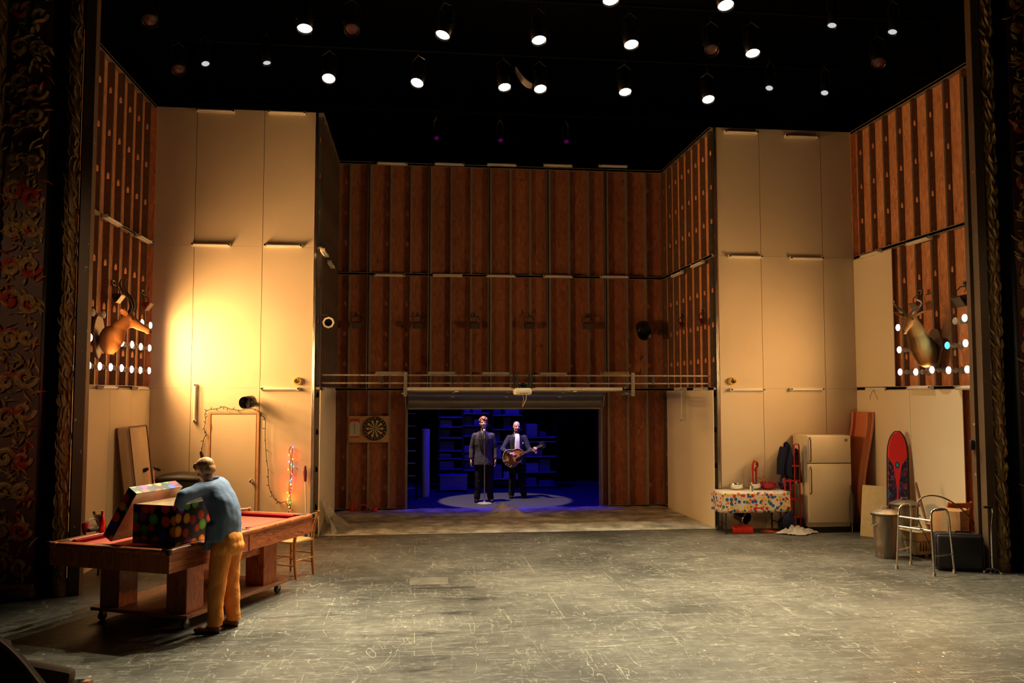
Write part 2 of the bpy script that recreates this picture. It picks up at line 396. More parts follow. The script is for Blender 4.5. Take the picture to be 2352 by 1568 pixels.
# front walls (beige boards) with their seams
def flat(name, label, x0, x1, seams, zseams):
    b = B(); g = 0.004; xs = [x0]+seams+[x1]; zs = [0]+zseams+[TOP]
    for i in range(len(xs)-1):
        for j in range(len(zs)-1):
            b.b2((xs[i]+(g if i else 0), FLY, zs[j]+(g*0.6 if j else 0)), (xs[i+1]-(g if i < len(xs)-2 else 0), FLY+0.02, zs[j+1]))
    o = obj(name, b, m_beige, smooth=False); struct(o, label, 'wall')
    b = B(); b.b2((x0, FLY+0.02, 0), (x1, FLY+0.06, TOP-0.01)); obj('backing', b, m_gap, o, smooth=False)
    return o
wlf = flat('wall_left_front', 'tall beige boarded wall with a plain door, left of the garage opening', LX-0.0, LI-0.03, [onY(443, 700, FLY).x, onY(604, 500, FLY).x], [R1, R2])
wrf = flat('wall_right_front', 'tall beige boarded wall behind the fridge, right of the garage opening', RI+0.03, RX, [onY(1748, 600, FLY).x, onY(1890, 600, FLY).x], [R1, R2])
# bright steel corner posts at the free edges
for x0, o, s in ((LI, wlf, 1), (RI, wrf, -1)):
    b = B()
    b.b2((x0-0.036, FLY-0.012, 0), (x0+0.012, FLY+0.09, TOP))
    for k in (-0.026, -0.012, 0.002): b.tube([(x0+k-0.002, FLY-0.012, 0), (x0+k-0.002, FLY-0.012, TOP)], 0.005, 8)
    obj('corner_stud', b, m_bright, o, smooth=True)
# door in the left front wall
d0 = onY(485, 950, FLY); d1 = onY(591, 950, FLY); dh = d0.z
b = B(); b.b2((d0.x+0.012, FLY-0.022, 0.01), (d1.x-0.012, FLY-0.004, dh-0.012)); dr = obj('door_1', b, m_beige, smooth=False, bev=0.003)
struct(dr, 'plain beige flush door with a round knob in the left front wall', 'door')
b = B(); mw = 0.035
b.b2((d0.x-mw, FLY-0.03, 0), (d0.x, FLY-0.002, dh+mw)); b.b2((d1.x, FLY-0.03, 0), (d1.x+mw, FLY-0.002, dh+mw)); b.b2((d0.x, FLY-0.03, dh), (d1.x, FLY-0.002, dh+mw))
obj('door_frame', b, mat_wood('pale_pine', (0.52, 0.27, 0.12), (0.66, 0.38, 0.19), 'Z'), dr, smooth=False)
kp = onY(578, 1104, FLY)
b = B(); b.lathe([(0.03, 0), (0.03, 0.006), (0.011, 0.012), (0.011, 0.03), (0.026, 0.042), (0.029, 0.056), (0.020, 0.068), (0.001, 0.072)], (kp.x, FLY-0.022, kp.z), 20, (PI/2, 0, 0))
obj('door_knob', b, m_chrome, dr)
for hz in (0.3, dh-0.25):
    b = B(); b.cyl((d0.x+0.003, FLY-0.032, hz), (d0.x+0.003, FLY-0.032, hz+0.09), 0.008, n=10); obj('hinge', b, m_stud, dr)

# ceiling and black surround
b = B(); b.b2((-9, 3, 9.6), (13, 23.5, 9.7)); struct(obj('ceiling', b, m_cloth_black, smooth=False), 'black ceiling of the fly space, unlit', 'ceiling')
def drape(name, label, pts, z0, z1):
    b = B(); a, c = Vector(pts[0]), Vector(pts[1]); d = (c-a); n = Vector((d.y, -d.x, 0)).normalized()
    nu = max(8, int(d.length*6))
    b.grid(lambda u, v: Vector((a.x, a.y, z0)) + d*u + n*0.09*math.sin(u*d.length*9) + Vector((0, 0, v*(z1-z0))), nu, 1)
    o = obj(name, b, m_cloth_black, solid=0.01); return struct(o, label, 'drape')
drape('wall_left_drape', 'black masking drape high above the left side wall', [(-5.2, 10.9, 0), (-5.2, 22, 0)], 0, 9.6)
drape('wall_right_drape', 'black masking drape high above the right side wall', [(8.8, 22, 0), (8.8, 10.9, 0)], 0, 9.6)
drape('wall_back_drape', 'black drape at the very back of the store room', [(8.8, 22.2, 0), (-5.2, 22.2, 0)], 0, 9.6)

# ------------------------------------------------------------------ proscenium
def mat_carved(name, red):
    k = N(name); v = k.coord(); f = k.noise(v, 3.2, 5, 0.65); g = k.noise(v, 24, 4, 0.7)
    gold = k.ramp(g, [(0.3, (0.13, 0.075, 0.025)), (0.7, (0.46, 0.28, 0.10))])
    c = k.mix(k.ramp(f, [(0.54, (0,)*3), (0.60, (1,)*3)]), gold, (0.30, 0.022, 0.016) if red else (0.22, 0.11, 0.035))
    w = k.noise(k.coord((1, 1, 1), (1, 2, 0)), 2.6, 4, 0.6)
    if red: c = k.mix(k.ramp(w, [(0.66, (0,)*3), (0.70, (1,)*3)]), c, (0.42, 0.19, 0.14))
    k.col(c); k.p(Roughness=0.42); k.bump(g, 0.5, 0.01); return k.m
m_ground = M('dark_red_ground', (0.07, 0.018, 0.010), 0.6, 0, 0.5, 4)
m_carve = mat_carved('gilt_carving', False); m_carver = mat_carved('red_and_gilt_carving', True)
def mat_jamb():
    k = N('chipped_brown_paint'); v = k.coord(); g = k.noise(k.coord((1, 1, 0.6)), 16, 4, 0.7); h = k.noise(v, 1.2, 3)
    m = k.math('GREATER_THAN', k.math('ADD', g, k.math('MULTIPLY', h, 0.25)), 0.81)
    c = k.ramp(k.noise(v, 1.0, 4), [(0.3, (0.10, 0.060, 0.034)), (0.7, (0.165, 0.10, 0.055))])
    k.col(k.mix(m, c, (0.62, 0.52, 0.40))); k.p(Roughness=0.5); return k.m
m_jamb = mat_jamb()
def scroll(b, c, r, turns, hand, ax, ay, az, thick):
    pts, rs = [], []
    for i in range(22):
        t = i/21; a = hand*turns*2*PI*t; rr = r*(1-t)**0.8
        pts.append(Vector(c)+Vector(ax)*(rr*math.cos(a))+Vector(ay)*(rr*math.sin(a))+Vector(az)*(0.25*thick*math.sin(PI*t))); rs.append(thick*(0.35+0.65*math.sin(PI*min(1, 0.15+t*0.85))))
    b.tube(pts, rs, 6)
def leaf(b, c, ang, L, wd, ax, ay, az):
    d = Vector(ax)*math.cos(ang)+Vector(ay)*math.sin(ang); e = Vector(ax)*-math.sin(ang)+Vector(ay)*math.cos(ang); c = Vector(c)
    n = 5; rings = []
    pts = [c+d*L*i/n + e*(0.18*L*math.sin(2.2*i/n)) + Vector(az)*(0.05*L+0.35*wd*math.sin(PI*i/n)) for i in range(n+1)]
    b.tube(pts, [wd*0.25, wd*0.8, wd, wd*0.8, wd*0.5, wd*0.08], 6, flat=0.5)
def carved_strip(x0, x1, z0, z1, y, seed, big):
    b = B(); r = random.Random(seed); w = x1-x0; z = z0; ax, ay, az = (1, 0, 0), (0, 0, 1), (0, -1, 0)
    while z < z1:
        st = w*(0.95 if big else 1.0)
        for hand, fx in ((1, 0.28), (-1, 0.72)):
            scroll(b, (x0+w*fx, y, z+st*r.uniform(0.2, 0.5)), w*r.uniform(0.20, 0.28), r.uniform(1.1, 1.7), hand, ax, ay, az, w*0.085)
            for _ in range(11):
                leaf(b, (x0+w*(fx+r.uniform(-0.2, 0.2)), y, z+st*r.uniform(0, 1)), r.uniform(0, 2*PI), w*r.uniform(0.18, 0.40), w*r.uniform(0.045, 0.085), ax, ay, az)
        for _ in range(3): b.sph((x0+w*r.uniform(0.1, 0.9), y, z+st*r.random()), (w*0.05, w*0.05, w*0.06), 6)
        z += st
    return b
def acanthus(xc, rad_, z0, z1, y, seed):
    b = B(); r = random.Random(seed); z = z0
    while z < z1:
        for a in (-60, -20, 20, 60):
            aa = rad(a); c = (xc+rad_*math.sin(aa), y-rad_*math.cos(aa), z+r.uniform(0, 0.05)); ax = (math.cos(aa), math.sin(aa), 0); az = (math.sin(aa), -math.cos(aa), 0)
            leaf(b, c, PI/2+r.uniform(-0.5, 0.5), 0.17, 0.022, ax, (0, 0, 1), az)
        if rad_ > 0.075: scroll(b, (xc, y-rad_, z+0.1), 0.05, 1.3, r.choice((-1, 1)), (1, 0, 0), (0, 0, 1), (0, -1, 0), 0.013)
        z += 0.145
    return b
def proscenium(name, label, sgn, xe, yw):
    """carved arch side, from its inner edge xe outwards (sgn = direction away from the opening)"""
    X = lambda d: xe+sgn*d
    root = bpy.data.objects.new(name, None); COL.objects.link(root); root.location = (xe, yw, 0); ROOTM[root.name] = Matrix.Translation((xe, yw, 0))
    struct(root, label, 'proscenium')
    H = 8.6
    b = B(); b.b2((X(0), yw-0.02, 0), (X(0.12), yw+0.10, H), 0.004); obj('brown_jamb', b, m_jamb, root, smooth=False, world=True)
    if sgn > 0:
        b = B(); b.b2((X(-0.035), yw+0.12, 0), (X(0.02), yw+0.20, 6.62), 0.003); obj('inner_jamb', b, m_jamb, root, smooth=False, world=True)
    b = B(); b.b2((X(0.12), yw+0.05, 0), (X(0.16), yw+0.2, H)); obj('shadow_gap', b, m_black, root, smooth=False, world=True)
    b = B(); b.tube([(X(0.22), yw+0.02, 0.05), (X(0.22), yw+0.02, H)], 0.06, 20)
    obj('carved_moulding', b, m_carve, root, world=True)
    b = acanthus(X(0.22), 0.06, 0.12, H, yw+0.02, 5+int(sgn)); obj('moulding_leaves', b, m_carve, root, world=True)
    b = B(); b.lathe([(0.09, 0), (0.09, 0.1), (0.075, 0.13), (0.088, 0.16), (0.07, 0.19)], (X(0.22), yw+0.02, 0), 20); obj('moulding_base', b, m_carve, root, world=True)
    b = B()   # deep cove
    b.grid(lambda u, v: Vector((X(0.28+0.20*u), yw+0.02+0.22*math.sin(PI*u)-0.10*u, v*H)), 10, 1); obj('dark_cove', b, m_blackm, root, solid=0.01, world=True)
    y2 = yw-0.10
    b = B(); b.b2((X(0.475), y2, 0.16), (X(0.95), y2+0.2, H)); obj('red_panel', b, m_ground, root, smooth=False, world=True)
    xs = sorted((X(0.49), X(0.94)))
    b = carved_strip(xs[0], xs[1], 0.2, H, y2, 21+int(sgn), True); obj('scroll_carving', b, m_carver, root, world=True)
    b = B(); b.b2((X(0.46), y2-0.06, 0), (X(0.97), y2+0.2, 0.10), 0.02); b.tube([(X(0.46), y2-0.03, 0.13), (X(0.97), y2-0.03, 0.13)], 0.045, 10); obj('panel_base', b, m_carve, root, world=True)
    b = B(); b.tube([(X(1.09), y2+0.03, 0), (X(1.09), y2+0.03, H)], 0.13, 24); obj('outer_moulding', b, m_carve, root, world=True)
    b = acanthus(X(1.09), 0.13, 0.1, H, y2+0.03, 8+int(sgn)); obj('outer_leaves', b, m_carve, root, world=True)
    b = B(); b.b2((X(1.2), y2, 0), (X(4.5), y2+0.3, H)); obj('side_wall', b, m_blackm, root, smooth=False, world=True)
    return root
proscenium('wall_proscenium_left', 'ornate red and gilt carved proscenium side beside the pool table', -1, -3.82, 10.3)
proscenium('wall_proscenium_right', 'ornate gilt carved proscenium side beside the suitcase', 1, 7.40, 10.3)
# ================================================================== lamps of the stage
m_lens = mat_emit('lit_lamp_lens', (1.0, 0.97, 0.80), 9.0)
m_lens_dim = mat_emit('pale_lamp_lens', (0.75, 0.80, 0.82), 0.75)
m_lens_mag = mat_emit('magenta_gel', (0.06, 0.0, 0.055), 1.0)
m_gel_red = M('red_gel', (0.07, 0.014, 0.009), 0.3, 0, 0.6, 40)
m_vent = mat_emit('vent_glow', (1, 0.93, 0.8), 0.6)
def par_can(loc, target, label, group, lens, lit=True, r=0.1, name='stage_lamp'):
    d = (Vector(target)-Vector(loc)).normalized(); q = d.to_track_quat('-Z', 'Y').to_matrix().to_4x4()
    root = thing(name, label, 'stage lamp', loc, group=group)
    mm = q
    b = B(); b.lathe([(r*1.02, -0.02), (r*1.02, 0.20), (r*0.8, 0.26), (r*0.55, 0.40), (r*0.3, 0.42)], rot=mm, n=24, cap=False); b.lathe([(r*0.3, 0.42), (0.001, 0.425)], rot=mm, n=24, cap=False)
    can = obj('can', b, m_blackm, root, solid=0.004)
    b = B(); b.lathe([(r*0.96, 0.012), (r*0.7, 0.0), (0.001, -0.006)], rot=mm, n=24); obj('lens', b, lens, root)
    b = B(); side = mm.to_3x3() @ Vector((1, 0, 0)); top = Vector((0, 0, 0.42)); a = mm.to_3x3() @ Vector((0, 0, 0.15))
    b.tube([a+side*r*1.1, a+side*r*1.12+top*0.6, a*0.6+top*0.9, a-side*r*1.12+top*0.6, a-side*r*1.1], 0.012, 6); b.cyl(a*0.6+top*0.9, a*0.6+top*1.1, 0.018, n=8)
    obj('yoke', b, m_blackm, root)
    b = B(); b.cyl(a*0.6+top*1.1, (a.x*0.6, a.y*0.6, 9.6-loc[2]), 0.006, n=6); obj('hanger', b, m_cloth_black, root)
    if lit:
        c = mm.to_3x3() @ Vector((0, 0, 0.35))
        for k in range(3):
            an = PI+PI*(0.3+0.2*k); b = B(); b.sph(c+mm.to_3x3() @ Vector((r*0.64*math.cos(an), r*0.64*math.sin(an), -0.03)), 0.009, 6); obj('vent', b, m_vent, root)
    return root
ORD = ['leftmost', 'second from the left', 'third from the left', 'fourth from the left', 'fifth from the left', 'sixth from the left', 'seventh from the left', 'eighth from the left']
rows = [('front', [(1403, 0), (1667, 12)], 9.75), ('middle', [(700, 65), (1017, 80), (1238, 92), (1450, 102), (1729, 122)], 11.0), ('rear', [(755, 180), (958, 190), (1159, 200), (1241, 204), (1436, 211), (1627, 228)], 12.8)]
aims = {'front': 7.2, 'middle': 8.3, 'rear': 9.6}
for rn, pxs, yy in rows:
    for i, (px, py) in enumerate(pxs):
        p = onZ(px, py, 7.1)
        t = (p.x*0.72+0.95, aims[rn]-0.4*(i % 2), 0)
        if p.x < 0.6: t = (-1.35-0.25*i, 8.75+0.3*i, 0.6)
        lab = 'lit black stage lamp hanging overhead, %s in the %s row' % (ORD[i], rn)
        root = par_can(p, t, lab, 'lit overhead stage lamps', m_lens)
        d = (Vector(t)-p).normalized()
        L = spot('lamp_light', p+d*0.03, t, PAR_W*(1.5 if p.x < 0.6 else 1), PAR_COL, 38 if p.x < 0.6 else (92 if rn == 'rear' else 70), 1.0, 0.07)
        L.location = d*0.03; L.parent = root
for j, (yy, z) in enumerate(((9.90, 7.75), (11.22, 7.75), (13.12, 7.75), (16.4, 7.9))):
    b = B(); b.tube([(-4.8, yy, z), (8.6, yy, z)], 0.024, 10)
    for k in range(8): b.cyl((-4.5+k*1.8, yy, z), (-4.5+k*1.8, yy, 9.6), 0.006, n=6)
    tag(obj('lighting_pipe', b, m_cloth_black), 'black lighting pipe above the stage, holding the %s lamps' % ('front row', 'middle row', 'rear row', 'magenta')[j], 'pipe')
for (px, py, t, lab) in ((472, 146, (-1.2, 9.5, 1), 'unlit pale-lensed lamp high above the left wall, nearer the side'), (613, 144, (-1.0, 10.5, 1), 'unlit pale-lensed lamp high above the left wall, nearer the middle'),
        (1911, 58, (3.5, 8.5, 1), 'pale-lensed lamp high on the right in the front pair, inner one'), (2050, 73, (4, 8.5, 1), 'pale-lensed lamp high on the right in the front pair, outer one'),
        (1767, 202, (3, 9.5, 1), 'pale-lensed lamp high on the right in the rear pair, inner one'), (1894, 213, (4, 9.5, 1), 'pale-lensed lamp high on the right in the rear pair, outer one')):
    par_can(onZ(px, py, 7.3), t, lab, 'pale-lensed overhead lamps', m_lens_dim, lit=False, r=0.062)
for (px, py, lab) in ((345, 47, 'dark red-gelled lamp above the left side wall, nearest the arch'), (410, 160, 'dark red-gelled lamp above the left side wall, beside the pale lens'), (808, 68, 'dark red-gelled lamp overhead, right of the first lit lamp'),
        (1635, 115, 'dark red-gelled lamp overhead, left of the rightmost lit lamp in the middle row'), (2018, 145, 'dark red-gelled lamp above the right side wall')):
    p = onZ(px, py, 7.3); par_can(p, (p.x*0.7+0.3, p.y-4, 1.5), lab, 'dark red-gelled lamps', m_gel_red, lit=False, r=0.10)
for (px, py, lab) in ((1003, 317, 'tiny magenta lamp glow above the back wall, leftmost of three'), (1150, 322, 'tiny magenta lamp glow above the back wall, middle of three'), (1301, 325, 'tiny magenta lamp glow above the back wall, rightmost of three')):
    p = onZ(px, py, 7.35); par_can(p, (p.x, p.y-1.5, 5.9), lab, 'magenta lamps above the back wall', m_lens_mag, lit=False, r=0.05)

# ------------------------------------------------------------------ reflector bulbs on the side walls
m_bulb_w = mat_emit('lit_bulb_face', (1.0, 0.93, 0.80), 7.0); m_bulb_c = mat_emit('lit_cyan_bulb_face', (0.16, 1.0, 0.92), 1.3)
m_bulb_off = M('clear_bulb_glass', (0.6, 0.55, 0.45), 0.15); m_porc = M('porcelain', (0.46, 0.42, 0.36), 0.35)
m_bglass = M('bulb_neck_glass', (0.85, 0.70, 0.5), 0.2)
def bulb(px, py, side, lab, face, lit, w):
    sx = 1 if side == 'l' else -1; X0 = LX+0.0 if side == 'l' else RX
    p = onX(px, py, X0+sx*0.13)
    root = thing('reflector_bulb', lab, 'light bulb', (X0, p.y, p.z), group='bulbs on the %s wall' % ('left' if side == 'l' else 'right'))
    m = Euler((0, sx*PI/2, 0)).to_matrix().to_4x4()
    b = B(); b.lathe([(0.052, -0.09), (0.052, -0.068), (0.030, -0.055), (0.026, -0.01), (0.040, 0.0), (0.040, 0.022), (0.026, 0.032)], rot=m, n=20); obj('lamp_holder', b, m_porc, root)
    b = B(); b.lathe([(0.014, 0.032), (0.016, 0.055), (0.028, 0.075), (0.048, 0.105), (0.053, 0.115)], rot=m, n=20); obj('bulb_neck', b, m_bglass, root)
    b = B(); b.lathe([(0.053, 0.115), (0.051, 0.125), (0.037, 0.136), (0.001, 0.143)], rot=m, n=20); obj('bulb_face', b, face, root)
    if lit:
        L = spot('bulb_light', (0, 0, 0), (sx, 0, 0), w, BULB_COL if face is m_bulb_w else (0.5, 1.0, 0.8), 179, 1.0, 0.045); L.location = (sx*0.155, 0, 0); L.parent = root
LB = [('top', [(309, 735), (328, 741), (347, 747)]), ('middle', [(209, 775), (258, 782), (282, 787), (305, 791), (325, 796), (345, 799)]), ('bottom', [(206, 839), (231, 841), (256, 843), (281, 845), (304, 848), (324, 850), (344, 851)])]
for rn, ps in LB:
    for i, (x, y) in enumerate(ps): bulb(x, y, 'l', 'lit reflector bulb on the left wall, %s row, %s' % (rn, ORD[i]), m_bulb_w, True, BULB_L)
bulb(216, 717, 'l', 'dead reflector bulb above the left antelope, nearer the arch', m_bulb_off, False, 0); bulb(240, 722, 'l', 'dead reflector bulb behind the left antelope neck', m_bulb_off, False, 0)
RB = [('top', [(2061, 752), (2214, 730)]), ('middle', [(2064, 803), (2100, 800), (2174, 793), (2216, 788)]), ('bottom', [(2066, 854), (2102, 854), (2139, 849), (2177, 850), (2220, 848)])]
for rn, ps in RB:
    for i, (x, y) in enumerate(ps):
        cy = (x == 2174); bulb(x, y, 'r', ('cyan-tinted lit bulb on the right wall, at the antelope chest' if cy else 'lit reflector bulb on the right wall, %s row, %s' % (rn, ORD[i])), m_bulb_c if cy else m_bulb_w, True, BULB_R*(0.6 if cy else 1))
bulb(2192, 737, 'r', 'dead reflector bulb on the right wall beside the lit top one', m_bulb_off, False, 0)

t = thing('curved_reflector', 'curved grey reflector panel hanging between the two middle lamps of the rear row', 'reflector', onZ(1203, 172, 7.3))
a, e = onZ(1184, 152, 7.42)-onZ(1203, 172, 7.3), onZ(1224, 192, 7.18)-onZ(1203, 172, 7.3)
b = B(); b.grid(lambda u, v: a.lerp(e, u)+V(0, 0.10*v, -0.035*math.sin(PI*u)-0.09*v*math.sin(PI*(0.15+0.7*u))), 14, 4); obj('panel', b, M('grey_panel', (0.30, 0.26, 0.22), 0.5), t, solid=0.006)
b = B(); b.cyl((0, 0.02, 0.0), (0, 0.02, 9.6-7.3), 0.006, n=6); obj('hanger', b, m_cloth_black, t)
# ------------------------------------------------------------------ fluorescent battens
def make_batten(loc, rot, label, tube_m=None, name='tube_light', bare=False):
    root = thing(name, label, 'strip light', loc, rot=rot, group='unlit strip lights')
    b = B(); b.b2((-0.30, -0.035, -0.03), (0.30, 0, 0.03), 0.004); obj('housing', b, m_batten, root)
    if not bare:
        b = B(); b.cyl((-0.275, -0.055, 0), (0.275, -0.055, 0), 0.019, n=14); obj('tube', b, tube_m or m_tube, root)
        for s in (-1, 1):
            b = B(); b.b2((s*0.305, -0.08, -0.026), (s*0.272, -0.002, 0.026), 0.006); obj('lamp_holder', b, m_batten, root); b = B(); b.cyl((s*0.288, -0.078, 0.004), (s*0.288, -0.083, 0.004), 0.016, n=12); obj('socket', b, m_black, root)
    return root
bat0 = None
def batten(p, label, rotz=0.0, vert=False):
    global bat0
    rot = (0, PI/2, 0) if vert and rotz == 0 else ((0, PI/2, rotz) if vert else (0, 0, rotz))
    if bat0 is None: bat0 = make_batten(p, rot, label)
    else: dup(bat0, p, 0, label, rot=rot)
for px, py, lab in ((497, 256, 'strip light at the top edge of the left beige wall, left one'), (660, 260, 'strip light at the top edge of the left beige wall, right one'), (486, 563, 'strip light halfway up the left beige wall, left one'),
        (651, 565, 'strip light halfway up the left beige wall, right one'), (644, 893, 'strip light low on the left beige wall, under the yellow coil')): batten(onY(px, py, FLY), lab)
batten(onY(449, 925, FLY), 'upright strip light on the left beige wall beside the door', vert=True)
for px, py, lab in ((1700, 305, 'strip light at the top edge of the right beige wall, left one'), (1838, 315, 'strip light at the top edge of the right beige wall, right one'), (1710, 590, 'strip light halfway up the right beige wall, left one'),
        (1850, 594, 'strip light halfway up the right beige wall, right one'), (1715, 895, 'strip light low on the right beige wall, under the yellow coil'), (1851, 894, 'strip light low on the right beige wall, above the fridge')): batten(onY(px, py, FLY), lab)
for rn, yy, xs in (('top', 376, (901, 1032, 1152, 1281, 1407)), ('upper rail', 632, (895, 1028, 1150, 1281, 1410)), ('lower rail', 856, (895, 1015, 1138, 1270))):
    for i, x in enumerate(xs):
        lab = 'strip light on the back wall at the %s, %s' % (rn, ORD[i])
        p = onY(x, yy+0.012*(x-900)*(1 if rn == 'top' else 0.6), BKY-0.095)
        if rn == 'upper rail' and i == 1: make_batten(p, (0, 0, 0), 'bare strip-light housing without tube on the back wall upper rail', bare=True)
        else: batten(p, lab)
m_yel = M('yellow_sleeve', (0.62, 0.36, 0.05), 0.5)
make_batten(onY(1412, 857, BKY-0.095), (0, 0, 0), 'yellow-tubed strip light on the back wall above the door rail', m_yel)
for px, py, lab in ((252, 506, 'strip light on the left side wall rail, nearer the arch'), (325, 548, 'strip light on the left side wall rail, nearer the corner'), (242, 890, 'strip light under the left bulbs, nearer the arch'), (318, 892, 'strip light under the left bulbs, nearer the corner')):
    batten(onX(px, py, LX+0.015), lab, PI/2)
for px, py, lab in ((2005, 583, 'strip light above the upper cream board on the right wall'), (2115, 553, 'strip light on the right side wall rail'), (2118, 890, 'strip light under the right bulbs, middle'), (2234, 890, 'strip light under the right bulbs, against the arch')):
    batten(onX(px, py, RX-0.015), lab, -PI/2)
rb = make_batten(onX(2013, 894, RX-0.015), (0, 0, -PI/2), 'stripped strip-light housing with loose wires on the right cream board', bare=True)
b = B()
for s in (-1, 1): b.tube([(0.02*s, -0.03, 0.0), (0.03*s, -0.06, -0.04), (0.09*s, -0.06, -0.10), (0.12*s, -0.05, -0.17)], 0.004, 6)
obj('wire', b, M('brown_wire', (0.16, 0.09, 0.05), 0.6), rb)
for px, py, lab in ((740, 580, 'strip light on the left return wall, upper of the pair'), (755, 607, 'strip light on the left return wall, lower of the pair'), (735, 893, 'strip light above the left return board, nearer one'), (755, 893, 'strip light above the left return board, farther one')):
    pp = onX(px, py, LI+0.11)
    if py > 800: pp.y = 14.5 if px < 745 else 15.4
    batten(pp, lab, PI/2)
for px, py, lab in ((1560, 629, 'strip light on the right return wall rail, farther one'), (1607, 606, 'strip light on the right return wall rail, nearer one'), (1567, 893, 'strip light above the right return board, farther one'), (1614, 893, 'strip light above the right return board, nearer one')):
    batten(onX(px, py, RI-0.11), lab, -PI/2)
batten(onX(1573, 930, RI-0.11), 'upright strip light on the right return board', -PI/2, True)
# ================================================================== left side of the stage
# ---- pool table on its dolly
m_oak = mat_wood('oak_veneer', (0.17, 0.036, 0.010), (0.46, 0.125, 0.034), 'X')
m_oakz = mat_wood('oak_veneer_upright', (0.17, 0.036, 0.010), (0.46, 0.125, 0.034), 'Z')
m_felt = M('red_felt', (0.40, 0.085, 0.055), 0.95, 0, 0.06, 40, spec=0.1)
m_cush = M('dark_red_cushion_felt', (0.22, 0.012, 0.012), 0.9, 0, 0.06, 40, spec=0.1)
TC = V(-2.39, 9.625, 0); TA = rad(65.5); TL, TW, TH = 1.26, 0.72, 0.86
T = thing('pool_table', 'oak pool table with red cloth carrying the gift box, on a wheeled dolly', 'pool table', TC, TA)
TM = ROOTM[T.name]
b = B(); b.b2((-TL+0.1, -TW+0.1, TH-0.075), (TL-0.1, TW-0.1, TH-0.045)); obj('playing_cloth', b, m_felt, T, smooth=False)
pk = 0.075
for s in (-1, 1):
    b = B(); b.b2((-TL, s*TW, TH-0.05), (TL, s*(TW-0.10), TH), 0.012); obj('top_rail', b, m_oak, T, ang=50)
    b = B(); b.b2((s*TL, -TW+0.10, TH-0.05), (s*(TL-0.10), TW-0.10, TH), 0.012); obj('top_rail', b, mat_wood('oak_veneer_cross%d' % s, (0.17, 0.036, 0.010), (0.46, 0.125, 0.034), 'Y'), T, ang=50)
    b = B(); b.b2((-TL+0.02, s*(TW-0.012), TH-0.22), (TL-0.02, s*(TW-0.05), TH-0.05)); obj('apron', b, m_oak, T, smooth=False)
    b = B(); b.b2((s*(TL-0.012), -TW+0.05, TH-0.22), (s*(TL-0.05), TW-0.05, TH-0.05)); obj('apron', b, m_oakz, T, smooth=False)
    b = B(); b.b2((-0.02, s*(TW-0.011), TH-0.222), (0.02, s*(TW-0.004), TH-0.04)); obj('apron_joint', b, m_oakz, T, smooth=False)
    for t in (-1, 1):
        x0, x1 = t*0.10, t*(TL-0.21)
        q = [(s*(TW-0.10), TH-0.003), (s*(TW-0.155), TH-0.012), (s*(TW-0.145), TH-0.045), (s*(TW-0.10), TH-0.045)]
        b = B(); b.rings([[Vector((x, y, z)) for y, z in q] for x in (x0, x1)]); obj('cushion', b, m_cush, T, smooth=False)
    q = [(s*(TL-0.10), TH-0.003), (s*(TL-0.155), TH-0.012), (s*(TL-0.145), TH-0.045), (s*(TL-0.10), TH-0.045)]
    b = B(); b.rings([[Vector((x, y, z)) for x, z in q] for y in (-TW+0.21, TW-0.21)]); obj('cushion', b, m_cush, T, smooth=False)
    for t in (-1, 0, 1):
        b = B(); yy = s*(TW-0.085) if t == 0 else s*(TW-0.10); b.cyl((t*(TL-0.10), yy, TH-0.03), (t*(TL-0.10), yy, TH+0.002), 0.052, n=18); obj('pocket', b, m_black, T)
        if t: b = B(); b.cyl((t*(TL-0.012), s*(TW-0.012), TH-0.045), (t*(TL-0.012), s*(TW-0.012), TH+0.004), 0.026, n=16); b.sph((t*(TL-0.012), s*(TW-0.012), TH+0.002), (0.026, 0.026, 0.008), 8); obj('corner_cap', b, m_black, T)
DZ = 0.145
for x in (-0.63, 0.66):
    for y in (-0.40, 0.42):
        b = B(); b.b2((x-0.13, y-0.12, DZ), (x+0.13, y+0.12, TH-0.2), 0.004); obj('leg', b, m_oakz, T, smooth=False)
    b = B(); b.b2((x-0.06, -0.3, TH-0.29), (x+0.06, 0.3, TH-0.21)); obj('cross_brace', b, m_oakz, T, smooth=False)
for y in (-0.46, 0.46):
    b = B(); b.b2((-0.5, y-0.015, TH-0.36), (0.53, y+0.015, TH-0.2)); obj('stretcher', b, m_oak, T, smooth=False)
D = thing('dolly', 'long wooden dolly platform on black casters under the pool table', 'dolly', TC, TA)
b = B(); b.b2((-0.82, -0.58, DZ-0.035), (0.92, 0.60, DZ-0.001), 0.003); obj('platform', b, mat_wood('rough_plywood', (0.17, 0.06, 0.025), (0.38, 0.17, 0.075), 'X', 1.4, 0.7), D, smooth=False)
for x in (-0.74, 0.05, 0.84):
    for y in (-0.50, 0.52):
        c = B(); c.b2((x-0.04, y-0.03, DZ-0.045), (x+0.04, y+0.03, DZ-0.035)); c.b2((x-0.02, y-0.022, 0.05), (x+0.02, y-0.018, DZ-0.04)); c.b2((x-0.02, y+0.018, 0.05), (x+0.02, y+0.022, DZ-0.04))
        co = obj('caster', c, m_stud, D, smooth=False)
        c = B(); c.cyl((x, y-0.016, 0.046), (x, y+0.016, 0.046), 0.046, n=18); obj('wheel', c, m_black, co)
def tloc(px, py, z): return TM.inverted() @ onZ(px, py, z)
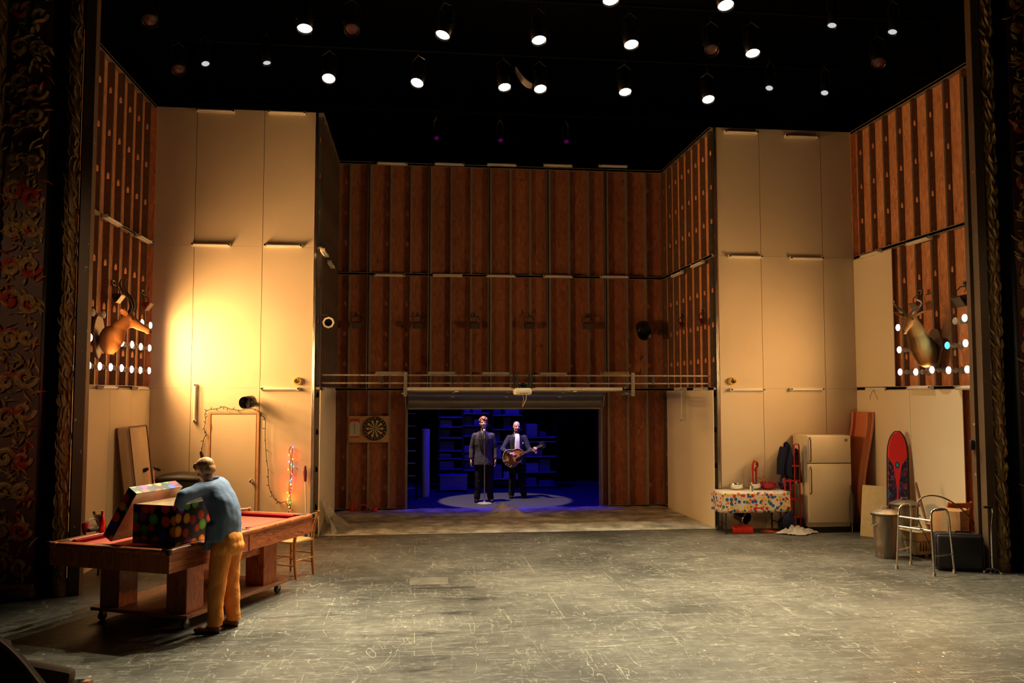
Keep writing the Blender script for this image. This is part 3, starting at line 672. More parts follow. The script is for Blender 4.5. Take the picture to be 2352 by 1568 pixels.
# ---- gift box with printed balls
def mat_balls():
    k = N('ball_print_card'); c = None
    cols = [(0.62, 0.02, 0.015), (0.62, 0.05, 0.03), (0.75, 0.26, 0.03), (0.10, 0.34, 0.03), (0.01, 0.06, 0.50), (0.20, 0.02, 0.24), (0.62, 0.03, 0.02)]
    tc = k.n('ShaderNodeTexCoord'); geo = k.n('ShaderNodeNewGeometry')
    vo = k.n('ShaderNodeTexVoronoi', feature='F1'); vo.inputs['Scale'].default_value = 8.6; vo.inputs['Randomness'].default_value = 0.62
    mp = k.n('ShaderNodeMapping'); mp.inputs['Scale'].default_value = (1, 1, 0.85); mp.inputs['Location'].default_value = (0.013, 0.021, 0.033)
    k.l(tc.outputs['UV'], mp.inputs['Vector']); k.l(mp.outputs[0], vo.inputs['Vector'])
    sep = k.n('ShaderNodeSeparateColor'); k.l(vo.outputs['Color'], sep.inputs[0])
    pal = k.ramp(sep.outputs[0], [(i/len(cols), cc) for i, cc in enumerate(cols)], 'CONSTANT')
    shade = k.ramp(vo.outputs['Distance'], [(0.0, (1.35,)*3), (0.35, (1.0,)*3), (0.46, (0.55,)*3)])
    c = k.mix(1.0, pal, shade, 'MULTIPLY')
    c = k.mix(k.math('GREATER_THAN', vo.outputs['Distance'], 0.47), c, (0.006, 0.004, 0.005))
    k.col(c); k.p(Roughness=0.3); return k.m
m_balls = mat_balls(); m_liner = M('cream_card', (0.80, 0.68, 0.50), 0.7)
def uvbox(o):
    me = o.data; uv = me.uv_layers.new(name='uv'); 
    for p in me.polygons:
        n = p.normal; ax = max(range(3), key=lambda i: abs(n[i]))
        for li in p.loop_indices:
            v = me.vertices[me.loops[li].vertex_index].co
            a = [v.x, v.y, v.z]; a.pop(ax); uv.data[li].uv = (a[0]+ax*1.37, a[1]+ax*0.71)
def tray(w, d, h, t):
    """open-topped box: outer skin, inner lining"""
    o = B(); o.b2((0, 0, 0), (w, d, t)); o.b2((0, 0, t), (t, d, h)); o.b2((w-t, 0, t), (w, d, h)); o.b2((t, 0, t), (w-t, t, h)); o.b2((t, d-t, t), (w-t, d, h))
    i = B(); e = 0.0015; i.b2((t, t, t), (w-t, d-t, t+e)); i.b2((t, t, t+e), (t+e, d-t, h-0.002)); i.b2((w-t-e, t, t+e), (w-t, d-t, h-0.002)); i.b2((t, t, t+e), (w-t, t+e, h-0.002)); i.b2((t, d-t-e, t+e), (w-t, d-t, h-0.002))
    return o, i
n0 = tloc(402, 1253, TH)
bw, bd, bh = 0.62, 0.50, 0.375     # along table x, y, z
BM = TM @ Matrix.Translation((n0.x, n0.y, TH))
GB = thing('gift_box', 'large open cardboard box printed with coloured balls, on the pool table', 'box', BM.to_translation(), TA)
o, i = tray(bw, bd, bh, 0.008); oo = obj('outer_card', o, m_balls, GB, smooth=False); uvbox(oo); obj('lining', i, m_liner, GB, smooth=False)
# lid: leaning against the far side of the box
o, i = tray(0.66, 0.56, 0.11, 0.008)
a = TM @ Vector((n0.x-0.02, n0.y+bd+0.34, TH+0.062))
LR = (Euler((0, 0, TA)).to_matrix() @ Euler((rad(122), 0, 0)).to_matrix())
GL = thing('box_lid', 'ball-printed box lid leaning upright against the open gift box', 'box lid', a, rot=LR.to_euler())
oo = obj('outer_card', o, m_balls, GL, smooth=False); uvbox(oo); obj('lining', i, m_liner, GL, smooth=False)
# ---- red bottle, headset, red cup on the end rail
p = onZ(235, 1222, TH)
def at_t(px, py): return onZ(px, py, TH+0.001)
b0 = at_t(234, 1222)
bt = thing('aluminium_bottle', 'red aluminium bottle standing on the far end of the pool table', 'bottle', b0)
b = B(); b.lathe([(0.026, 0), (0.029, 0.006), (0.029, 0.125), (0.024, 0.15), (0.0145, 0.175), (0.0135, 0.21)], n=24); obj('body', b, M('red_aluminium', (0.55, 0.02, 0.02), 0.25, 0.6), bt)
b = B(); b.lathe([(0.015, 0.209), (0.015, 0.225), (0.001, 0.227)], n=20); obj('cap', b, M('red_cap', (0.42, 0.015, 0.015), 0.3), bt)
h0 = at_t(210, 1219)
hs = thing('strap_headset', 'grey strap headset lying on the far corner of the pool table', 'headset', h0, TA)
b = B(); b.tube([(0.10*math.cos(t*PI/14), 0, 0.03+0.10*math.sin(t*PI/14)) for t in range(-3, 18)], 0.018, 8, flat=0.2); obj('head_strap', b, M('grey_strap', (0.26, 0.24, 0.21), 0.7), hs)
b = B(); b.tube([(-0.10, 0, 0.06), (0.0, 0.03, 0.062), (0.095, 0, 0.05)], 0.014, 8, flat=0.3); obj('cross_strap', b, M('pale_strap', (0.38, 0.36, 0.31), 0.7), hs)
b = B(); b.box((0, -0.02, 0.022), (0.19, 0.09, 0.042), None, 0.015); obj('visor', b, m_black, hs)
c0 = at_t(196, 1222)
b = B(); b.lathe([(0.03, 0.0), (0.036, 0.06), (0.038, 0.10), (0.034, 0.10), (0.028, 0.006)], n=20); cu = obj('plastic_cup', b, M('red_plastic', (0.55, 0.03, 0.02), 0.35)); cu.location = c0
tag(cu, 'small red cup at the far corner of the pool table, beside the headset', 'cup')
# stick lying on the far rail
w0 = onZ(560, 1168, TH+0.03)
b = B(); d = V(0.36, 0.22, 0.0); b.tube([w0-d*0.8, w0+d*0.05, w0+d*0.16], [0.02, 0.018, 0.016], 10); b.sph(w0+d*0.17, 0.024, 10)
st = obj('wooden_club', b, mat_wood('pale_turned_wood', (0.50, 0.22, 0.07), (0.66, 0.34, 0.13), 'X')); st.location = (0, 0, -0.008)
tag(st, 'pale wooden stick lying across the far rail of the pool table', 'stick')
b = B(); q = onZ(573, 1212, TH-0.045)
b.box((q.x, q.y, q.z+0.006), (0.09, 0.03, 0.012), (0, 0, 0.4), 0.003); ch = tag(obj('chalk_block', b, m_black, smooth=False), 'small dark chalk block on the red pool table cloth', 'chalk')

# ---- ladder-back chairs
m_chair = mat_wood('honey_wood', (0.34, 0.12, 0.03), (0.58, 0.26, 0.075), 'Z'); m_seat = mat_wood('pale_seat', (0.58, 0.34, 0.11), (0.74, 0.48, 0.18), 'Y')
def chair(loc, rotz, label, seat_m=None, wood=None, sc=1.0):
    """faces +y"""
    wood = wood or m_chair
    t = thing('wooden_chair', label, 'chair', loc, rotz)
    for s in (-1, 1):
        b = B(); b.tube([(s*0.17, -0.20, 0), (s*0.175, -0.175, 0.25), (s*0.175, -0.17, 0.44), (s*0.172, -0.20, 0.62), (s*0.168, -0.275, 0.81)], [0.019, 0.021, 0.022, 0.020, 0.016], 8); obj('leg', b, wood, t, lab='rear leg running up into the back')
        b = B(); b.tube([(s*0.18, 0.18, 0), (s*0.175, 0.175, 0.43)], [0.017, 0.021], 10); obj('leg', b, wood, t)
        for z in (0.16, 0.27): b = B(); b.tube([(s*0.176, -0.185, z), (s*0.178, 0.178, z)], 0.010, 8); obj('side_stretcher', b, wood, t)
    b = B(); b.tube([(-0.176, 0.178, 0.21), (0.176, 0.178, 0.21)], 0.010, 8); obj('front_stretcher', b, wood, t)
    b = B(); b.tube([(-0.17, -0.185, 0.22), (0.17, -0.185, 0.22)], 0.010, 8); obj('rear_stretcher', b, wood, t)
    b = B(); b.grid(lambda u, v: Vector(((u-0.5)*(0.36+0.05*v), -0.19+0.40*v, 0.447-0.012*math.sin(PI*u)*math.sin(PI*v))), 8, 8); obj('seat', b, seat_m or m_seat, t, solid=0.026)
    for z, h, y in ((0.58, 0.055, -0.192), (0.76, 0.07, -0.255)):
        b = B(); b.rings([[Vector((x, y-0.025*math.cos(PI*x/0.36)-e[0], z+e[1])) for e in ((-0.008, -h/2), (0.008, -h/2), (0.008, h/2), (-0.008, h/2))] for x in [(-0.168+0.042*i) for i in range(9)]]); obj('back_slat', b, wood, t)
    return t
cf = onZ(688, 1330)
chair((cf.x-0.125, cf.y+0.25, 0), rad(58), 'honey-coloured wooden chair at the far end of the pool table')
cb = onZ(215, 1345)
chair((-3.75, 11.35, 0), rad(-60), 'dark wooden chair with an orange seat, behind the near end of the pool table', M('orange_seat', (0.60, 0.27, 0.07), 0.5), mat_wood('dark_wood', (0.03, 0.014, 0.008), (0.06, 0.03, 0.014), 'Z'))

# ---- mattress leaning on the left side wall
def mat_quilt():
    k = N('quilted_ticking'); v = k.coord(); w = k.n('ShaderNodeTexVoronoi', feature='DISTANCE_TO_EDGE'); w.inputs['Scale'].default_value = 6; k.l(k.coord((1, 1, 0.55)), w.inputs['Vector'])
    g = k.noise(v, 3, 4); k.col(k.ramp(g, [(0.3, (0.62, 0.48, 0.31)), (0.7, (0.70, 0.56, 0.38))])); k.p(Roughness=0.8); k.bump(k.math('MINIMUM', w.outputs['Distance'], 0.10), 0.35, 0.05); return k.m
mt = thing('mattress', 'beige quilted mattress standing on end against the left cream wall', 'mattress', (-3.80, 12.5, 0.005), rot=(0, rad(-7.5), 0))
b = B(); b.b2((-0.185, 0, 0), (0, 0.80, 1.86), 0.06); obj('body', b, mat_quilt(), mt, ang=80)
m_pipe = M('maroon_piping', (0.12, 0.03, 0.02), 0.6)
for x in (-0.183, -0.002):
    b = B(); e = 0.03; b.tube([(x, e, 0.012), (x, 0.8-e, 0.012), (x, 0.788, e), (x, 0.788, 1.86-e), (x, 0.8-e, 1.848), (x, e, 1.848), (x, 0.012, 1.86-e), (x, 0.012, e)], 0.008, 6, closed=True); obj('piping', b, m_pipe, mt)
# ---- golf clubs behind the table
gp = onZ(342, 1085, 0.93)
for i, (px, tilt) in enumerate(((340, 0.02), (352, -0.05))):
    top = onY(px, 1081-3*i, 12.9); t = thing('golf_club', 'golf club with black head upwards, %s' % ('leaning by the mattress, nearer it' if i == 0 else 'leaning beside the dark bin, nearer it'), 'golf club', (top.x+0.05, 12.95, 0))
    b = B(); b.tube([(0.0, 0, 0), (-0.05, -0.03, top.z)], 0.008, 8); obj('shaft', b, m_chrome, t)
    b = B(); b.sph((-0.05+(0.05 if i else -0.05), -0.03, top.z+0.01), (0.06, 0.035, 0.03), 10, Euler((0, 0.5 if i else -0.5, 0))); obj('club_head', b, m_black, t)
# ---- dark bin behind the boy
bx0, bx1 = onY(362, 1100, 13.4).x, onY(462, 1100, 13.4).x; bz = onY(400, 1086, 13.4).z
dbn = thing('storage_bin', 'dark green storage bin with a curved black lid, behind the person at the pool table', 'bin', ((bx0+bx1)/2, 13.55, 0)); hw = (bx1-bx0)/2
b = B(); b.rings([[Vector((sx*(hw-0.05+0.05*z), sy*(0.24+0.03*z), z)) for sx, sy in ((-1, -1), (1, -1), (1, 1), (-1, 1))] for z in (0.02, bz-0.10)]); obj('body', b, M('dark_green_plastic', (0.028, 0.035, 0.018), 0.5), dbn, smooth=False, bev=0.02)
b = B(); b.grid(lambda u, v: Vector(((u-0.5)*2*(hw+0.02), (v-0.5)*0.58, bz-0.06+0.06*math.cos(PI*(u-0.5))**0.7*math.cos(PI*(v-0.5)*0.9)+(0 if 0.001 < u < 0.999 and 0.001 < v < 0.999 else -0.05))), 20, 10); obj('lid', b, m_black, dbn, solid=0.012)
# ---- string lights round the door, lit end hanging on a nail
m_cord = M('dark_green_cord', (0.020, 0.026, 0.012), 0.6)
sl = thing('string_lights', 'string of small lights draped round the door, with a lit coloured end hanging at right', 'string lights', (onY(590, 1000, FLY).x, FLY-0.03, 0))
def interp(pts, n):
    """Catmull-Rom through pts"""
    out = []; P = [Vector(pts[0])]+[Vector(p) for p in pts]+[Vector(pts[-1])]
    for i in range(1, len(P)-2):
        for k in range(n):
            t = k/n; out.append(0.5*((2*P[i])+(P[i+1]-P[i-1])*t+(2*P[i-1]-5*P[i]+4*P[i+1]-P[i+2])*t*t+(3*P[i]-P[i-1]-3*P[i+1]+P[i+2])*t**3))
    out.append(P[-2]); return out
px1 = [(460, 1046), (464, 1030), (468, 1008), (473, 996), (469, 985), (472, 968), (471, 948), (480, 941), (500, 938), (514, 934), (530, 939), (553, 942), (575, 938), (592, 943), (602, 955), (609, 964), (609, 1000), (611, 1040), (615, 1075), (617, 1110), (622, 1130), (632, 1147), (645, 1154), (656, 1151)]
dn = random.Random(4)
path = interp([onY(x, y, FLY-0.035) for x, y in px1], 5)
b = B(); b.tube(path, 0.0055, 5); obj('cord', b, m_cord, sl, world=True)
b = B(); b.tube([onY(461, 1036, FLY-0.03), onY(464, 1058, FLY-0.03)], 0.018, 8); obj('plug', b, m_black, sl, world=True)
m_dead = M('unlit_mini_bulb', (0.05, 0.045, 0.03), 0.3)
for i in range(3, len(path)-2, 3):
    b = B(); p = path[i]; d = Vector((dn.uniform(-1, 1), -0.3, dn.uniform(-1, 1))).normalized(); b.tube([p, p+d*0.03, p+d*0.05], [0.005, 0.007, 0.002], 6); obj('bulb', b, m_dead, sl, world=True)
lit = [(666, 1170), (668, 1150), (664, 1120), (667, 1095), (666, 1070), (668, 1050), (664, 1035), (669, 1026), (672, 1030), (670, 1050), (672, 1075), (669, 1100), (668, 1125), (664, 1145), (665, 1165), (662, 1180)]
pl = interp([onY(x, y, FLY-0.04) for x, y in lit], 5)
b = B(); b.tube([path[-1]]+pl, 0.006, 5); obj('lit_cord', b, m_cord, sl, world=True)
hues = [('red', (1.0, 0.05, 0.02)), ('blue', (0.10, 0.22, 1.0)), ('amber', (1.0, 0.35, 0.04)), ('green', (0.10, 0.9, 0.15)), ('pink', (1.0, 0.10, 0.12))]
m_hue = [mat_emit('lit_%s_mini_bulb' % n, c, 5.5) for n, c in hues]
spots = [(672, 1027, 1), (667, 1037, 4), (664, 1044, 2), (674, 1046, 0), (663, 1052, 0), (672, 1054, 2), (664, 1060, 1), (669, 1066, 3), (674, 1071, 1), (662, 1078, 2), (666, 1084, 0), (670, 1088, 4), (669, 1100, 1), (667, 1104, 1), (668, 1112, 3), (670, 1121, 4), (667, 1128, 0), (660, 1131, 2), (667, 1135, 0), (665, 1141, 0), (661, 1146, 3), (666, 1154, 3), (652, 1156, 0), (664, 1164, 2), (665, 1171, 0), (669, 1080, 0), (671, 1095, 0), (664, 1138, 2)]
for x, y, h in spots:
    p = onY(x, y, FLY-0.05); b = B(); b.sph(p, (0.009, 0.009, 0.014), 8); obj('lit_bulb', b, m_hue[h], sl, world=True)
for z, h, e in ((1.30, 0, 1.6), (0.86, 0, 2.2), (0.62, 2, 1.0)):
    L = bpy.data.lights.new('string_light_glow', 'POINT'); L.energy = e; L.color = hues[h][1]; L.shadow_soft_size = 0.05; o_ = bpy.data.objects.new('string_light_glow', L); COL.objects.link(o_); o_.parent = sl
    o_.location = (onY(667, 1100, FLY).x-ROOTM[sl.name].translation.x, -0.05, z)
# ---- yellow cable coils hung on both beige walls
m_ycab = M('yellow_cable', (0.72, 0.46, 0.06), 0.5)
for px, lab in ((684, 'yellow cable coil hung on the left beige wall'), (1681, 'yellow cable coil hung on the right beige wall')):
    p = onY(px, 875, FLY); t = thing('cable_coil', lab, 'cable', (p.x, FLY, p.z))
    b = B()
    for k in range(6): b.tube([((0.062+0.008*math.sin(k*2.1))*math.cos(2*PI*j/22), -0.012-0.008*k, (0.050+0.007*math.cos(k*1.7))*math.sin(2*PI*j/22)) for j in range(22)], 0.0075, 6, closed=True)
    obj('coil', b, m_ycab, t)
    b = B(); b.tube([(0.0, 0, 0.055), (0.0, -0.07, 0.055), (0.02, -0.075, 0.0)], 0.006, 6); obj('hook', b, m_stud, t)
    b = B(); b.cyl((0.01, -0.03, 0.0), (0.06, -0.05, -0.02), 0.012, n=10); obj('plug', b, m_black, t)
# ---- mop with a pole by the corner post
t = thing('mop', 'white-handled mop with a dark red grip standing against the left corner post', 'mop', (onZ(714, 1226).x-0.03, 13.93, 0))
bx = ROOTM[t.name].translation
zt = onY(708, 1070, 13.95).z
b = B(); b.tube([(0, 0, 0.30), (-0.03, 0.06, zt-0.22)], 0.012, 8); obj('pole', b, m_batten, t)
b = B(); b.tube([(-0.03, 0.06, zt-0.25), (-0.034, 0.065, zt-0.1), (-0.035, 0.065, zt)], [0.022, 0.03, 0.014], 10); obj('grip', b, M('dark_red_rubber', (0.12, 0.015, 0.02), 0.5), t)
b = B(); b.box((0.005, 0, 0.16), (0.045, 0.12, 0.30), (0, 0.05, 0), 0.015); obj('mop_head', b, M('blue_sponge', (0.06, 0.12, 0.32), 0.8), t)
b = B(); q = onZ(708, 1229); b.box((q.x, q.y, 0.012), (0.20, 0.10, 0.02), (0, 0, 0.3), 0.006); tag(obj('white_rag', b, m_batten), 'small white rag on the floor at the foot of the left corner post', 'rag')

# ---- antelope heads
m_hide = None
def mat_hide(name, c0, c1):
    k = N(name); v = k.coord((1, 1, 1)); f = k.noise(v, 3.0, 4); g = k.noise(k.coord((6, 6, 60)), 8, 3)
    c = k.ramp(k.math('ADD', k.math('MULTIPLY', f, 0.7), k.math('MULTIPLY', g, 0.3)), [(0.3, c0), (0.7, c1)]); k.col(c); k.p(Roughness=0.95); k.b.inputs['Specular IOR Level'].default_value = 0.08; k.bump(g, 0.3, 0.004); return k.m
m_horn = M('dark_horn', (0.035, 0.024, 0.017), 0.4, 0, 0.3, 30, bump=0.4)
def trophy(label, root_p, axis, chest, neck, poll, face_dir, hide, hidelo, horn_pts, up=V(0, 0, 1), rc=0.168, rn=0.088):
    """points are world offsets from the plaque centre; axis = out of the wall"""
    t = thing('antelope_head', label, 'mounted head', root_p)
    ax = Vector(axis); sidev = ax.cross(up).normalized()
    R3 = Matrix((sidev, up, ax)).transposed().to_4x4()
    b = B(); n = 24
    shape = [(0.20*math.sin(2*PI*i/n)*(1-0.25*(math.cos(2*PI*i/n) < -0.2)), 0.30*math.cos(2*PI*i/n)) for i in range(n)]
    b.prism(shape, 0.0, 0.035, R3); obj('plaque', b, mat_wood('plaque_wood', (0.10, 0.045, 0.02), (0.18, 0.085, 0.04), 'Z'), t, bev=0.008)
    b = B(); f = Vector(face_dir).normalized(); P = Vector(poll)
    fs = f.cross(up).normalized(); fu = fs.cross(f).normalized()
    c0 = ax*0.17+Vector((0, 0, -0.05))
    for k in range(9):
        tt = k/8; p = (c0*(1-tt)**2+Vector(chest)*2*tt*(1-tt)+Vector(neck)*tt*tt); r = rc*(1-tt)+rn*tt; b.sph(p, (r*(0.82 if k < 4 else 0.95), r*(0.82 if k < 4 else 0.95), r*(1.15 if k < 4 else 1.05)), 12)
    for k in range(7):
        tt = k/6; p = Vector(neck)*(1-tt)+P*tt; b.sph(p, rn*1.06*(1-tt)+0.083*tt, 12)
    muz = P+f*0.30
    for k in range(10):
        tt = k/9; p = P.lerp(muz, tt)-fu*0.012*math.sin(PI*tt); r = 0.082*(1-tt)+0.038*tt; b.sph(p, (r*0.92, r*0.92, r), 12)
    b.sph(muz-fu*0.015, 0.038, 10); b.sph(P-fu*0.05+f*0.04, 0.062, 10)
    for s in (-1, 1): b.sph(P+fs*s*0.062+f*0.05+fu*0.025, 0.026, 8)
    obj('head_and_neck', b, hide, t, rem=0.011, sm=4)
    for s in (-1, 1):
        b = B(); e0 = P+fs*s*0.066-f*0.035+fu*0.02; tip = e0+fs*s*0.17-f*0.05+fu*0.06
        b.tube([e0, e0.lerp(tip, 0.3), e0.lerp(tip, 0.65), tip], [0.018, 0.050, 0.044, 0.006], 10, flat=0.4); obj('ear', b, hidelo, t)
        b = B(); b.sph(P+fs*s*0.078+f*0.062+fu*0.028, 0.015, 8); obj('eye', b, m_black, t)
        b = B(); pts = interp([P+fs*s*a_+fu*u_+f*g_ for a_, u_, g_ in horn_pts], 6); m_ = len(pts); b.tube(pts, [0.026*(1-0.8*i/m_)+(0.002 if i % 2 else 0) for i in range(m_)], 10); obj('horn', b, m_horn, t)
    b = B(); b.sph(muz+f*0.022-fu*0.006, (0.026, 0.026, 0.02), 8); obj('nose', b, m_black, t)
    return t
h_tan = mat_hide('tan_hide', (0.40, 0.15, 0.045), (0.52, 0.22, 0.075)); h_brown = mat_hide('brown_hide', (0.060, 0.028, 0.010), (0.17, 0.085, 0.030))
pl0 = onX(222, 772, LX+0.02)
hd = onX(286, 722, LX+0.42)
P_ = V(0.37, 0.10, 0.245)
trophy('tan antelope head with tall curved horns on the left wall, above the lit bulbs', pl0, (1, 0, 0), (0.24, 0.0, -0.06), (0.27, 0.04, 0.12), P_, (0.86, 0.05, -0.52), h_tan, h_tan,
       [(0.03, 0.05, -0.03), (0.05, 0.16, -0.05), (0.09, 0.24, -0.14), (0.12, 0.29, -0.26), (0.10, 0.36, -0.33), (0.07, 0.45, -0.34)])
pr0 = onX(2150, 800, RX-0.02)
trophy('brown antelope head with lyre horns on the right wall, face turned to the stage front', pr0, (-1, 0, 0), (-0.30, -0.03, 0.04), (-0.36, -0.06, 0.25), (-0.49, -0.13, 0.43), (-0.55, -0.45, -0.62), h_brown, h_brown,
       [(0.03, 0.05, -0.02), (0.07, 0.10, -0.05), (0.15, 0.14, -0.09), (0.19, 0.21, -0.10), (0.17, 0.28, -0.07), (0.15, 0.33, -0.03)], rc=0.205, rn=0.128)

# ---- clamp work lights
m_redh = M('red_lamp_housing', (0.26, 0.018, 0.014), 0.4); m_wglass = M('dull_lamp_glass', (0.10, 0.08, 0.06), 0.15)
def work_light(p, rotz, label, hm, grp='work lights on the chip-board walls', s=0.85, tilt=0.6):
    t = thing('work_light', label, 'work light', p, rotz, group=grp)
    m = Euler((tilt, 0, 0)).to_matrix().to_4x4()
    b = B(); b.rings([[m @ Vector((x*s, y*s-0.11*s, z*s)) for x, z in ((-w, -h), (w, -h), (w, h), (-w, h))] for y, w, h in ((0.06, 0.055, 0.035), (0.0, 0.075, 0.055), (-0.06, 0.115, 0.085), (-0.075, 0.115, 0.085))]); obj('housing', b, hm, t, smooth=False, bev=0.006)
    b = B(); b.box(m @ Vector((0, -0.188*s, 0)), (0.20*s, 0.006, 0.145*s), m); obj('glass', b, m_wglass, t, smooth=False)
    b = B(); b.tube([m @ Vector((sx*0.1*s, -0.15*s, -0.03)) for sx in (-1, 1)][0:1]+[Vector((-0.13*s, -0.09*s, 0.06*s)), Vector((-0.09*s, -0.05*s, 0.12*s)), Vector((0.09*s, -0.05*s, 0.12*s)), Vector((0.13*s, -0.09*s, 0.06*s)), m @ Vector((0.1*s, -0.15*s, -0.03))], 0.008, 6); obj('bracket', b, m_black, t)
    b = B(); b.b2((-0.05*s, -0.035, 0.11*s), (0.05*s, 0.0, 0.21*s), 0.004); obj('outlet_box', b, m_stud, t)
    b = B(); b.b2((-0.02*s, -0.055, 0.14*s), (0.02*s, -0.035, 0.18*s)); b.tube([(0, -0.05, 0.16*s), (0.06*s, -0.08, 0.15*s), (0.1*s, -0.1, 0.06*s), (0.03*s, -0.07, 0.03*s)], 0.005, 6); obj('plug', b, m_black, t)
    return t
work_light(onX(323, 692, LX+0.02), PI/2, 'red work light on the left side wall, in the corner above the bulbs', m_redh)
work_light(onX(255, 672, LX+0.02), PI/2, 'black work light on the left side wall, behind the antelope horns', m_blackm)
bk = BKY-0.095
for i, px in enumerate((820, 960, 1090, 1214, 1347)):
    work_light(onY(px, 738+i*0.5, bk), 0, 'dark work light on the back wall, %s' % ORD[i] if i not in (0, 2, 4) else 'dull red work light on the back wall, %s' % ORD[i], M('dull_red_housing', (0.10, 0.012, 0.01), 0.5) if i in (0, 2, 4) else m_blackm)
work_light(onX(1573, 738, RI-0.10), -PI/2, 'red work light on the right return wall, farther one', m_redh)
work_light(onX(1620, 730, RI-0.10), -PI/2, 'red work light on the right return wall, nearer one', m_redh)
work_light(onX(2118, 692, RX-0.02), -PI/2, 'red work light on the right side wall, above the brown antelope', m_redh)
work_light(V(RX, 10.99, onX(2228, 675, RX-0.02).z), -PI/2, 'black work light on the right side wall against the arch', m_blackm, s=1.0)
# ---- unlit theatre lamps on brackets
def fixture(p, d, label, rim=None, arm=None, s=1.0):
    t = thing('spotlight', label, 'spotlight', p); t.scale = (s, s, s); d = Vector(d).normalized(); m = d.to_track_quat('-Z', 'Y').to_matrix().to_4x4()
    b = B(); b.lathe([(0.12, -0.16), (0.12, 0.10), (0.09, 0.14), (0.05, 0.2), (0.001, 0.2)], rot=m, n=24, cap=False); obj('can', b, m_blackm, t, solid=0.006)
    b = B(); b.lathe([(0.11, 0.02), (0.001, 0.03)], rot=m, n=24); obj('reflector', b, m_black, t)
    if rim:
        b = B(); b.lathe([(0.112, -0.165), (0.165, -0.165), (0.165, -0.172), (0.112, -0.172), (0.112, -0.165)], rot=m, n=8, cap=False); obj('colour_frame', b, rim, t)
    a = Vector(arm) if arm is not None else Vector((0, 0.3, 0))
    b = B(); b.tube([m.to_3x3() @ Vector((0.135, 0, 0)), a*0.5+Vector((0.05, 0, 0.1)), a], 0.014, 8); b.cyl(a*0.94, a, 0.05, n=12); obj('bracket', b, m_stud, t)
    return t
p = onY(753, 737, 14.22); fixture(p, (0.2, -1, -0.35), 'black spotlight with a white frame on the left return wall', m_batten, ((LI+0.10-p.x)/0.6, 0.25, 0.22), 0.6)
p = onY(1478, 757, BKY-0.32); fixture(p, (-0.1, -1, -0.6), 'black spotlight on the back wall near the right corner', None, (0.05, 0.22/1.2, 0.05), 1.2)
p = onY(571, 923, FLY-0.24); fixture(p, (-0.35, -1, -0.1), 'black spotlight above the plain door on the left beige wall', None, (0.06, 0.24/0.8, -0.03), 0.8)

# ---- armchair in the auditorium box, bottom left corner of the view
ac = thing('armchair', 'dark brown upholstered armchair at the bottom left edge of the view', 'armchair', (-2.32, 4.55, 0), rad(-58))
m_uph = M('brown_plush', (0.10, 0.055, 0.025), 0.8, 0, 0.15, 40); m_uphd = M('dark_plush', (0.03, 0.016, 0.009), 0.85, 0, 0.15, 40)
ac.location = (-2.1, 5.1, 0); ac.rotation_euler = (0, 0, -PI/2)
b = B(); wing = [(-.36, 1.10), (-.2, 1.10), (-.06, 1.03), (.06, .92), (.18, .77), (.30, .66), (.33, .60), (.33, .12), (-.30, .12)]
M_yz = Matrix(((0, 0, 1, 0), (1, 0, 0, 0), (0, 1, 0, 0), (0, 0, 0, 1)))
b.prism(wing, 0.30, 0.37, M_yz); obj('wing', b, m_uphd, ac, bev=0.015)
b = B(); b.tube(interp([M_yz @ Vector((y, z, 0.372)) for y, z in wing[:7]], 5), 0.013, 8); obj('piping', b, M('brown_piping', (0.20, 0.075, 0.03), 0.5), ac)
b = B(); b.box((0, -0.30, 0.58), (0.62, 0.12, 0.56), (0.1, 0, 0), 0.04); obj('backrest', b, m_uphd, ac)
b = B(); b.b2((-0.30, -0.25, 0.30), (0.30, 0.30, 0.46), 0.05); obj('seat', b, m_uph, ac)
b = B(); b.b2((-0.37, -0.28, 0.12), (-0.30, 0.12, 0.58)); obj('arm', b, m_uphd, ac, smooth=False)
b = B(); b.box((-0.335, -0.09, 0.63), (0.12, 0.32, 0.11), (-0.22, 0, 0), 0.04); obj('arm_pad', b, m_uph, ac)
b = B(); b.b2((-0.37, 0.08, 0.50), (-0.30, 0.17, 0.58), 0.01); obj('arm_front', b, m_oak, ac)
for sx in (-1, 1):
    for sy in (-1, 1):
        b = B(); b.tube([(sx*0.31, sy*0.25, 0), (sx*0.31, sy*0.25, 0.14)], [0.02, 0.03], 8); obj('leg', b, m_oakz, ac)
